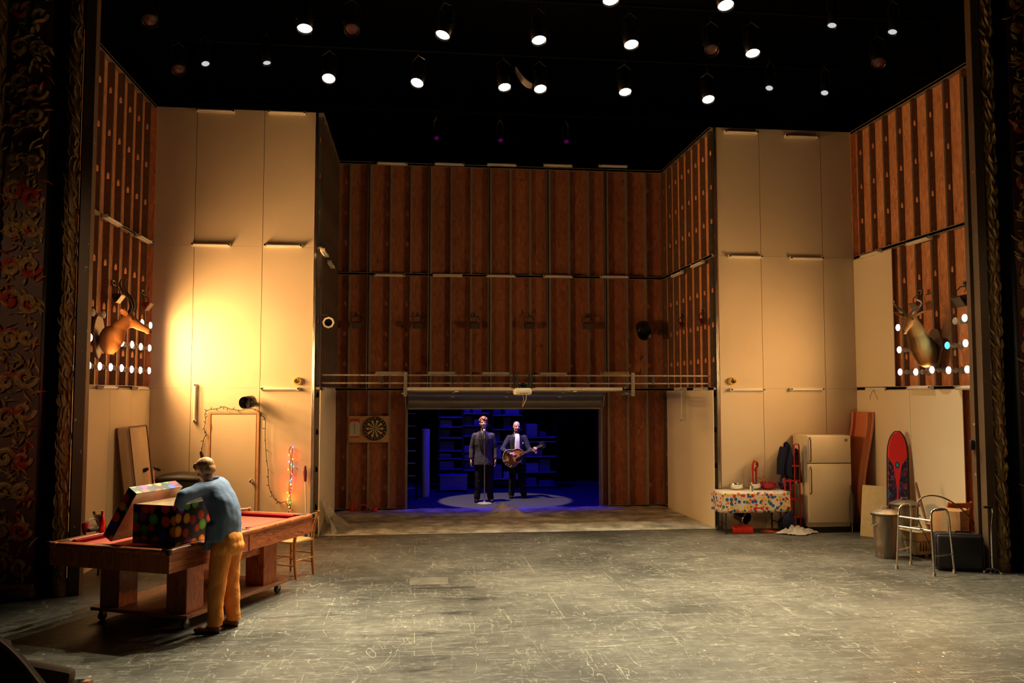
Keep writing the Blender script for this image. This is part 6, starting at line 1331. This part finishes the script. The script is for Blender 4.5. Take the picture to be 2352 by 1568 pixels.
# ------------------------------------------------ the person at the pool table
def boy():
    d = V(-0.95, 0.31, 0).normalized(); l = V(-d.y, d.x, 0); l = V(-0.31, -0.95, 0).normalized()      # facing, and his left (towards the viewer)
    Pv = V(-1.845, 8.66, 0.90)
    t = thing('person', 'person in a denim shirt and tan trousers bending over the open gift box', 'person', (Pv.x, Pv.y, 0))
    la, ra = V(-1.925, 8.545, 0.075), V(-1.80, 8.775, 0.075)
    spine = [Pv+V(0, 0, 0.02), Pv+d*0.00+V(0, 0, 0.16), Pv+d*0.045+V(0, 0, 0.30), Pv+d*0.12+V(0, 0, 0.43), Pv+d*0.20+V(0, 0, 0.52)]
    ls = spine[3]+l*0.185+d*0.06+V(0, 0, 0.055); rs = spine[3]-l*0.165+d*0.07+V(0, 0, 0.055)
    le, re = onY(421, 1139, 8.40), V(-2.22, 8.92, 1.26)
    lw, rw = V(-2.335, 8.62, 1.115), V(-2.38, 8.80, 1.10)
    hc = onY(471, 1079, 8.66); hf = (d*0.84+V(0, 0, -0.40)-l*0.05); r, u, f = fr_(hf)
    nb = spine[4]+V(0, 0, 0.0)
    b = B(); at = head(b, hc, r, u, f)
    b.limb([nb+d*0.015, hc-u*0.07-f*0.012], [0.056, 0.050]); b.limb([spine[1], spine[2], spine[3], nb], [0.10, 0.10, 0.10, 0.06])
    for s_, e_, w_ in ((ls, le, lw), (rs, re, rw)): b.limb([spine[3], s_, e_, w_], [0.08, 0.045, 0.038, 0.028])
    for h_, a_ in ((l*0.095, la), (-l*0.095, ra)): b.limb([Pv, Pv+h_-V(0, 0, 0.05), (Pv+h_).lerp(a_, 0.5), a_], [0.09, 0.07, 0.055, 0.04])
    hand(b, lw, V(-0.5, 0.5, -0.75), V(-0.5, 0.6, 0.2), V(0.1, 0.4, 0.5)); hand(b, rw, V(-0.5, -0.1, -0.8), V(-0.5, -0.4, 0.2), V(0.1, -0.4, 0.5))
    obj('body', b, skin, t, rem=0.007, sm=2, world=True)
    # hair
    hm = mat_hair('strawberry_blond_hair', (0.30, 0.125, 0.04), (0.56, 0.29, 0.11)); m = rotm(r, u, f)
    b = B(); b.sph(at(0, -0.014, 0.040), (0.083, 0.100, 0.084), 14, m); b.sph(at(0, -0.056, -0.010), (0.068, 0.052, 0.058), 12, m)
    for s in (-1, 1): b.sph(at(s*0.060, -0.02, 0.03), (0.022, 0.05, 0.035), 8, m)
    rr = random.Random(3)
    for k in range(15):
        x = -0.065+0.13*k/14; b.tube([at(x*0.8, 0.045, 0.094), at(x*0.95, 0.069, 0.066), at(x*1.05, 0.078-abs(x)*0.42, 0.030+rr.uniform(-0.006, 0.004))], [0.009, 0.008, 0.007], 6)
    obj('hair', b, hm, t, rem=0.006, sm=6, world=True)
    face_parts(t, at, r, u, f, hm, lipm)
    # shirt
    den = mat_fabric('blue_denim_cotton', (0.095, 0.15, 0.25), (0.17, 0.235, 0.36), 260, 0.25)
    mz = Matrix((d, l, V(0, 0, 1))).transposed().to_4x4(); b = B()
    pts = interp([spine[0]+d*0.015-V(0, 0, 0.03), spine[1]+d*0.01, spine[2], spine[3], spine[3].lerp(spine[4], 0.55)], 9); n = len(pts)
    for i, p in enumerate(pts):
        f_ = i/(n-1); b.sph(p, (0.135+0.012*math.sin(PI*f_)-0.03*f_**4, 0.200-0.01*(1-f_)-0.04*f_**4, 0.075), 12, mz @ Euler((0, 0.15+0.55*f_, 0)).to_matrix().to_4x4())
    q = Pv+d*0.055+l*0.05; b.rings([[q+V(0, 0, z)+d*(w*math.cos(a))+l*(0.155*math.sin(a)) for a in [2*PI*k/20 for k in range(20)]] for z, w in ((-0.02+0.0, 0.115), (-0.06, 0.120), (0.15, 0.11))][::-1][:3])
    q = Pv+d*0.115+l*0.10; b.rings([[q+V(0, 0, z)+d*(0.05*math.cos(a)+o_)+l*(0.075*math.sin(a)) for a in [2*PI*k/14 for k in range(14)]] for z, o_ in ((-0.115, 0.02), (0.0, 0.0), (0.15, -0.01))])
    b.limb([spine[3]+V(0, 0, 0.03)+l*0.08, ls, ls.lerp(le, 0.5)+V(0, 0, -0.008), le, le.lerp(lw, 0.62)], [0.090, 0.078, 0.066, 0.060, 0.050], 14, (True, False))
    b.limb([spine[3]+V(0, 0, 0.03)-l*0.08, rs, rs.lerp(re, 0.5), re, re.lerp(rw, 0.62)], [0.095, 0.082, 0.072, 0.066, 0.055], 14, (True, False))
    o = obj('shirt', b, den, t, rem=0.010, sm=12, world=True); folds(o, 0.030, 0.20)
    b = B(); cc = nb+V(0, 0, 0.015)-d*0.005; b.tube([cc+(d*0.068*math.cos(a)+l*0.072*math.sin(a))+V(0, 0, 0.022-0.018*math.cos(a)) for a in [2*PI*k/22 for k in range(22)]], 0.020, 8, closed=True, flat=0.6); obj('collar', b, den, t, world=True)
    # trousers
    tan = mat_fabric('tan_cotton_twill', (0.66, 0.225, 0.045), (0.74, 0.285, 0.06), 260, 0.22); b = B()
    b.sph(Pv-V(0, 0, 0.02)-d*0.012, (0.135, 0.175, 0.12), 14, mz); b.sph(Pv-V(0, 0, 0.085)-d*0.03, (0.128, 0.165, 0.10), 14, mz)
    for h_, a_ in ((l*0.088, la), (-l*0.088, ra)):
        top = Pv+h_-V(0, 0, 0.08); kn = top.lerp(a_, 0.5)+d*0.012; b.limb([top, kn, a_.lerp(kn, 0.2)+d*-0.01, a_+V(0, 0, -0.008)-d*0.012], [0.104, 0.083, 0.072, 0.069], 16, (True, False))
    o = obj('trousers', b, tan, t, rem=0.010, sm=3, world=True); folds(o, 0.030, 0.14)
    b = B(); q = Pv-V(0, 0, 0.04)+l*0.172+d*0.03; b.tube([q+V(0, 0, 0.05)-d*0.01, q-V(0, 0, 0.03)+d*0.0, q-V(0, 0, 0.10)-d*0.035+l*0.004], 0.004, 6); obj('pocket_welt', b, tan, t, world=True)
    br = M('brown_leather', (0.15, 0.045, 0.022), 0.35); sole = m_black
    for a_, yaw in ((la, 0.28), (ra, 0.05)):
        fd = (Matrix.Rotation(yaw, 3, 'Z') @ d); fl_ = V(-fd.y, fd.x, 0); mm = Matrix((fd, fl_, V(0, 0, 1))).transposed().to_4x4(); g = V(a_.x, a_.y, 0)
        b = B(); b.sph(g+fd*0.00+V(0, 0, 0.055), (0.060, 0.042, 0.050), 10, mm); b.sph(g+fd*0.09+V(0, 0, 0.042), (0.085, 0.045, 0.035), 10, mm); b.sph(g+fd*0.145+V(0, 0, 0.036), (0.048, 0.042, 0.028), 10, mm); b.sph(g-fd*0.03+V(0, 0, 0.035), (0.040, 0.038, 0.03), 10, mm); sh = obj('shoe', b, br, t, rem=0.008, sm=2, world=True)
        b = B(); b.sph(g+fd*0.055+V(0, 0, 0.010), (0.125, 0.042, 0.0115), 12, mm); obj('sole', b, sole, t, world=True)
        b = B()
        for k in range(4): c = g+fd*(0.05+0.022*k)+V(0, 0, 0.085-0.007*k); b.tube([c-fl_*0.02, c+V(0, 0, 0.004), c+fl_*0.02], 0.0035, 6)
        obj('laces', b, m_bk, t, world=True)
boy()
# ------------------------------------------------ the two performers
TR = [(0.78, 0.205, 0.150), (0.90, 0.198, 0.145), (1.08, 0.180, 0.130), (1.22, 0.200, 0.138), (1.34, 0.205, 0.136), (1.41, 0.185, 0.118), (1.465, 0.130, 0.095), (1.50, 0.085, 0.075)]
def front(x, z, e=0.010):
    for (z0, a0, b0), (z1, a1, b1) in zip(TR, TR[1:]):
        if z0 <= z <= z1 or z1 == TR[-1][0]:
            k = min(1, max(0, (z-z0)/(z1-z0))); a, b_ = a0+(a1-a0)*k, b0+(b1-b0)*k
            if z <= z1: break
    return -b_*math.sqrt(max(0.02, 1-min(1, abs(x)/a)**2))-e
def panel(zs, left, right, e):
    def ip(tab, z):
        for (z0, x0), (z1, x1) in zip(tab, tab[1:]):
            if z <= z1: return x0+(x1-x0)*(z-z0)/(z1-z0)
        return tab[-1][1]
    b = B(); z0, z1 = zs
    def fn(u, v):
        z = z0+(z1-z0)*v; x = ip(left, z)+(ip(right, z)-ip(left, z))*u; return Vector((x, front(x, z, e), z))
    b.grid(fn, 8, 16); return b
m_suit1 = mat_fabric('charcoal_suit', (0.045, 0.038, 0.045), (0.070, 0.060, 0.070), 220, 0.35); m_suit2 = mat_fabric('black_suit', (0.020, 0.018, 0.024), (0.034, 0.030, 0.040), 220, 0.35)
m_trs = mat_fabric('black_trousers', (0.004, 0.0035, 0.005), (0.007, 0.006, 0.008), 220, 0.2); m_satin = M('black_satin', (0.02, 0.018, 0.022), 0.3); m_wshirt = M('white_shirt', (0.76, 0.73, 0.66), 0.7); m_patent = M('black_patent', (0.01, 0.01, 0.012), 0.12)
def performer(base, label, H, suit, arms, yaw, hairf, feet, look, beard=None, openj=False):
    t = thing('person', label, 'person', base, yaw); k = H/1.80; S = lambda x, y, z: Vector((x*k, y*k, z*k))
    (sl, el, wl), (sr, er, wr) = arms
    hc = S(0, -0.015, 1.665); r, u, f = fr_(look)
    b = B(); at = head(b, hc, r, u, f)
    b.limb([S(0, 0.015, 1.46), hc-u*0.075-f*0.02], [0.062, 0.056]); b.limb([S(0, 0, 0.95), S(0, 0, 1.2), S(0, 0, 1.40)], [0.11, 0.11, 0.11])
    for (s_, e_, w_, hd) in arms_ex(arms, S): b.limb([S(0, 0, 1.40), s_, e_, w_], [0.08, 0.045, 0.036, 0.028]); hand(b, w_, *hd)
    for s in (-1, 1): b.limb([S(0, 0, 0.95), S(s*0.09, 0, 0.88), S(s*0.10, 0, 0.5), S(feet[s], 0.0, 0.08)], [0.09, 0.07, 0.055, 0.04])
    obj('body', b, skin, t, rem=0.007, sm=2)
    # jacket
    b = B(); b.rings([[S(a*math.cos(2*PI*j/28), c*math.sin(2*PI*j/28), z) for j in range(28)] for z, a, c in TR])
    for (s_, e_, w_, hd) in arms_ex(arms, S):
        sg = 1 if s_.x > 0 else -1; b.limb([S(sg*0.11, 0, 1.40), s_, e_, e_.lerp(w_, 0.93)], [0.070, 0.070, 0.058, 0.044], 14, (True, False))
    j = obj('jacket', b, suit, t, rem=0.011, sm=2); folds(j, 0.010, 0.09)
    sc = lambda bb: (bb.bm.transform(Matrix.Scale(k, 4)), bb)[1]
    if openj:
        obj('shirt_front', sc(panel((0.98, 1.50), [(0.9, -0.05), (1.2, -0.07), (1.5, -0.05)], [(0.9, 0.05), (1.2, 0.06), (1.5, 0.05)], 0.013)), m_wshirt, t, solid=0.004)
        lp = [(0.98, -0.05, -0.075), (1.2, -0.07, -0.115), (1.36, -0.075, -0.135), (1.5, -0.05, -0.075)]
        b = B(); b.tube([at(-0.035, 0.045, -0.135), at(0, 0.06, -0.14), at(0.035, 0.045, -0.135)], [0.02, 0.012, 0.02], 8); obj('bow_tie', b, m_satin, t)
        b = B(); b.box(S(0.125, front(0.125, 1.28, 0.016), 1.28), (0.035, 0.01, 0.05), (0, 0.2, 0.3), 0.003); obj('pocket_square', b, m_wshirt, t)
    else:
        obj('shirt_front', sc(panel((1.10, 1.50), [(1.1, -0.004), (1.3, -0.04), (1.5, -0.05)], [(1.1, 0.004), (1.3, 0.04), (1.5, 0.05)], 0.013)), m_black, t, solid=0.004)
        lp = [(1.08, -0.002, -0.012), (1.2, -0.022, -0.075), (1.34, -0.045, -0.105), (1.5, -0.05, -0.085)]
    for s in (-1, 1):
        A_ = [(z, s*a) for z, a, c in lp]; C_ = [(z, s*c) for z, a, c in lp]; obj('lapel', sc(panel((lp[0][0], 1.50), A_, C_, 0.017)), m_satin, t, solid=0.005)
    # trousers and shoes
    b = B(); b.sph(S(0, 0, 0.90), (0.165, 0.125, 0.11), 12)
    for s in (-1, 1): b.limb([S(s*0.085, 0, 0.84), S(s*0.10, -0.01, 0.48), S(feet[s], 0.0, 0.055)], [0.098, 0.078, 0.068], 14, (True, False))
    o = obj('trousers', b, m_trs, t, rem=0.012, sm=2); folds(o, 0.012, 0.10)
    for s in (-1, 1):
        b = B(); x = feet[s]*k; b.sph(V(x, 0.01, 0.045), (0.042, 0.06, 0.045), 10); b.sph(V(x+s*0.02, -0.10, 0.038), (0.045, 0.095, 0.034), 10); b.sph(V(x+s*0.01, -0.03, 0.020), (0.042, 0.12, 0.02), 10); obj('shoe', b, m_patent, t, rem=0.009, sm=2)
    hm = hairf(t, at, r, u, f); face_parts(t, at, r, u, f, hm, lipm, 0.004)
    if beard:
        b = B(); m = rotm(r, u, f); b.sph(at(0, 0.040, -0.090), (0.052, 0.052, 0.040), 12, m); b.sph(at(0, 0.058, -0.118), (0.030, 0.030, 0.030), 10, m); b.tube([at(-0.028, 0.085, -0.056), at(0, 0.100, -0.048), at(0.028, 0.085, -0.056)], [0.006, 0.009, 0.006], 6)
        for s in (-1, 1): b.limb([at(s*0.066, 0.01, -0.02), at(s*0.056, 0.04, -0.085)], [0.012, 0.02], 8)
        obj('beard', b, beard, t, rem=0.007, sm=1)
    return t
def arms_ex(arms, S):
    out = []
    for s_, e_, w_ , *hd in [(a[0], a[1], a[2][0], *a[2][1:]) for a in arms]: out.append((S(*s_), S(*e_), S(*w_), hd))
    return out
def curls(t, at, r, u, f):
    hm = mat_hair('copper_curls', (0.26, 0.075, 0.022), (0.56, 0.20, 0.06)); b = B(); m = rotm(r, u, f); b.sph(at(0, -0.018, 0.040), (0.083, 0.095, 0.086), 12, m); rr = random.Random(2)
    for k in range(70):
        a = rr.uniform(0, 2*PI); el = rr.uniform(0.12, 1.5); x, y, z = 0.088*math.cos(a)*math.cos(el), 0.095*math.sin(a)*math.cos(el)-0.012, 0.045+0.092*math.sin(el)
        if y > 0.055 and z < 0.075: continue
        b.sph(at(x, y, z), rr.uniform(0.013, 0.024), 6)
    for s in (-1, 1):
        for k in range(4): b.sph(at(s*0.076, -0.03+0.012*k, 0.0+0.018*k), 0.017, 6)
    obj('hair', b, hm, t, rem=0.007, sm=0); return hm
def buzz(t, at, r, u, f):
    hm = mat_hair('grey_stubble', (0.22, 0.15, 0.12), (0.34, 0.25, 0.20)); b = B(); m = rotm(r, u, f); b.sph(at(0, -0.026, 0.030), (0.0765, 0.088, 0.084), 14, m); obj('hair', b, hm, t, rem=0.007, sm=2); return hm
s1 = onZ(1110, 1152); h1 = onY(1110, 956, s1.y).z
hd_side = lambda s: ((s*0.03, -0.12, -1), (-s, 0, 0), (0, -1, 0.0), (0.22, 0.35, 0.3))
performer((s1.x, s1.y, 0), 'person in a charcoal dinner jacket singing at the microphone stand, arms at their sides', h1-0.01, m_suit1,
          (((-0.180, 0, 1.395), (-0.250, 0.02, 1.14), ((-0.268, -0.04, 0.895), *hd_side(-1))), ((0.180, 0, 1.395), (0.250, 0.02, 1.14), ((0.258, -0.04, 0.895), *hd_side(1)))), -0.06, curls, {-1: -0.135, 1: 0.16}, (0.02, -1, 0.14))
g_ = onZ(1187, 1143); h2 = onY(1190, 966, g_.y).z
gy = 0.0
GA = performer((g_.x, g_.y, 0), 'bearded person in a black suit and white shirt playing a sunburst guitar', h2, m_suit2,
          (((-0.180, 0, 1.395), (-0.345, -0.09, 1.13), ((-0.175, -0.345, 1.045), (0.88, -0.02, -0.38), (0.1, 0.95, -0.1), (0.3, -0.1, 0.9), (0.30, 0.45, 0.4))),
           ((0.180, 0, 1.395), (0.285, -0.07, 1.13), ((0.415, -0.315, 1.070), (-0.15, -0.22, 1.0), (-0.1, 1.0, 0.15), (-1, 0.1, 0.0), (0.55, 0.75, 0.5)))), 0.0, buzz, {-1: -0.13, 1: 0.17}, (0.12, -1, -0.04), mat_hair('auburn_beard', (0.10, 0.03, 0.014), (0.20, 0.07, 0.03)), True)
# microphone on its stand
mp = onZ(1113, 1157); ms = thing('microphone_stand', 'straight microphone stand with a round base in front of the singer', 'microphone stand', (mp.x, s1.y-0.34, 0)); mz_ = onY(1110, 990, s1.y-0.34).z
b = B(); b.lathe([(0.001, 0), (0.155, 0), (0.155, 0.012), (0.12, 0.026), (0.03, 0.034), (0.02, 0.06), (0.001, 0.06)], n=36); obj('base', b, M('steel_base', (0.5, 0.47, 0.4), 0.35, 0.6), ms)
b = B(); b.tube([(0, 0, 0.03), (0, 0, 0.85)], 0.013, 10); b.tube([(0, 0, 0.85), (-0.005, 0, mz_-0.20)], 0.009, 10); obj('pole', b, m_stud, ms)
b = B(); b.tube([(-0.005, 0, mz_-0.22), (-0.005, 0.02, mz_-0.15)], 0.02, 10); obj('clip', b, m_black, ms)
b = B(); b.tube([(-0.005, 0.01, mz_-0.20), (-0.005, 0.05, mz_-0.03)], [0.013, 0.022], 12); mic = obj('microphone', b, m_chrome, ms)
b = B(); b.sph((-0.005, 0.055, mz_+0.005), (0.030, 0.030, 0.036), 14); obj('grille', b, M('silver_mesh', (0.75, 0.72, 0.68), 0.35, 0.7, 0.2, 200), mic)
# guitar
gc = V(-0.075, -0.245, 0.985)*(h2/1.80); gt = thing('guitar', 'sunburst archtop guitar held across the bearded person', 'guitar', (g_.x+gc.x, g_.y+gc.y, gc.z), rot=(0, rad(-22), 0))
def mat_burst():
    k = N('sunburst_lacquer'); tc = k.n('ShaderNodeTexCoord'); sp = k.n('ShaderNodeSeparateXYZ'); k.l(tc.outputs['Object'], sp.inputs[0])
    x = k.math('DIVIDE', sp.outputs[0], 0.27); z = k.math('DIVIDE', sp.outputs[2], 0.205); d = k.math('SQRT', k.math('ADD', k.math('POWER', k.math('ABSOLUTE', x), 2.0), k.math('POWER', k.math('ABSOLUTE', z), 2.0)))
    k.col(k.ramp(d, [(0.25, (0.60, 0.22, 0.035)), (0.60, (0.45, 0.11, 0.02)), (0.92, (0.07, 0.014, 0.006))])); k.p(Roughness=0.2); return k.m
out = []
for i in range(48):
    a = 2*PI*i/48; x = 0.245*math.cos(a); w = 0.205*(1-0.16*math.cos(a)-0.0)*(1-0.20*math.exp(-((x-0.045)/0.075)**2)); out.append((x-0.03, (w*0.98)*math.sin(a)*(1 if not (x > 0.11 and math.sin(a) < 0) else 1-0.55*min(1, (x-0.11)/0.10))))
XZ = Matrix(((1, 0, 0, 0), (0, 0, 1, 0), (0, 1, 0, 0), (0, 0, 0, 1)))
b = B(); b.prism(out, -0.035, 0.045, XZ); obj('body', b, mat_burst(), gt, bev=0.012)
b = B(); b.tube([XZ @ V(x, z, -0.036) for x, z in out], 0.006, 6, closed=True); obj('binding', b, M('cream_binding', (0.6, 0.45, 0.25), 0.4), gt)
m_str = M('bronze_wire', (0.16, 0.11, 0.06), 0.6, 0.2)
m_neck = M('dark_fretboard', (0.05, 0.025, 0.015), 0.4)
b = B(); b.b2((0.10, -0.062, -0.023), (0.56, -0.045, 0.023), 0.004); obj('fretboard', b, m_neck, gt); b = B(); b.b2((0.19, -0.046, -0.018), (0.56, -0.022, 0.018), 0.008); obj('neck', b, mat_wood('mahogany', (0.12, 0.04, 0.015), (0.2, 0.08, 0.03), 'X'), gt)
b = B(); b.prism([(0.555, -0.022), (0.60, -0.036), (0.72, -0.042), (0.735, 0.0), (0.72, 0.042), (0.60, 0.036), (0.555, 0.022)], -0.054, -0.036, XZ); obj('headstock', b, m_black, gt)
for i in range(3):
    for s in (-1, 1): b = B(); x = 0.62+0.038*i; b.cyl((x, -0.046, s*0.036), (x, -0.046, s*0.066), 0.004, n=8); b.sph((x, -0.046, s*0.068), (0.011, 0.006, 0.008), 8); obj('tuning_peg', b, m_chrome, gt)
for i in range(12): b = B(); x = 0.14+0.034*i*(1-0.004*i); b.b2((x, -0.0645, -0.022), (x+0.003, -0.061, 0.022)); obj('fret', b, m_str, gt, smooth=False)
for i in range(6): b = B(); z = -0.017+0.0068*i; b.tube([(-0.14, -0.058, z), (0.56, -0.067, z), (0.66, -0.055, z*1.2)], 0.0007, 4); obj('string', b, m_str, gt)
b = B(); b.b2((-0.15, -0.056, -0.05), (-0.135, -0.044, 0.05), 0.003); obj('bridge', b, m_neck, gt)
b = B(); b.b2((-0.21, -0.050, -0.02), (-0.145, -0.046, 0.02)); b.b2((-0.285, -0.050, -0.012), (-0.20, -0.042, 0.012)); obj('tailpiece', b, m_chrome, gt, smooth=False)
for s in (-1, 1): b = B(); b.tube([(-0.16, -0.0365, s*0.115), (-0.12, -0.0365, s*0.10), (-0.08, -0.0365, s*0.115), (-0.03, -0.0365, s*0.095)], [0.004, 0.006, 0.006, 0.004], 6, flat=0.3); obj('sound_hole', b, m_black, gt)
b = B(); b.prism([(0.18, -0.03), (0.16, -0.10), (0.06, -0.13), (-0.03, -0.10), (0.0, -0.045)], -0.044, -0.040, XZ); obj('pickguard', b, m_black, gt)
for i, (x, z) in enumerate(((-0.20, -0.10), (-0.23, -0.06), (-0.15, -0.15))): b = B(); b.cyl((x, -0.036, z), (x, -0.056, z), 0.012, n=12); obj('control_knob', b, m_chrome, gt)
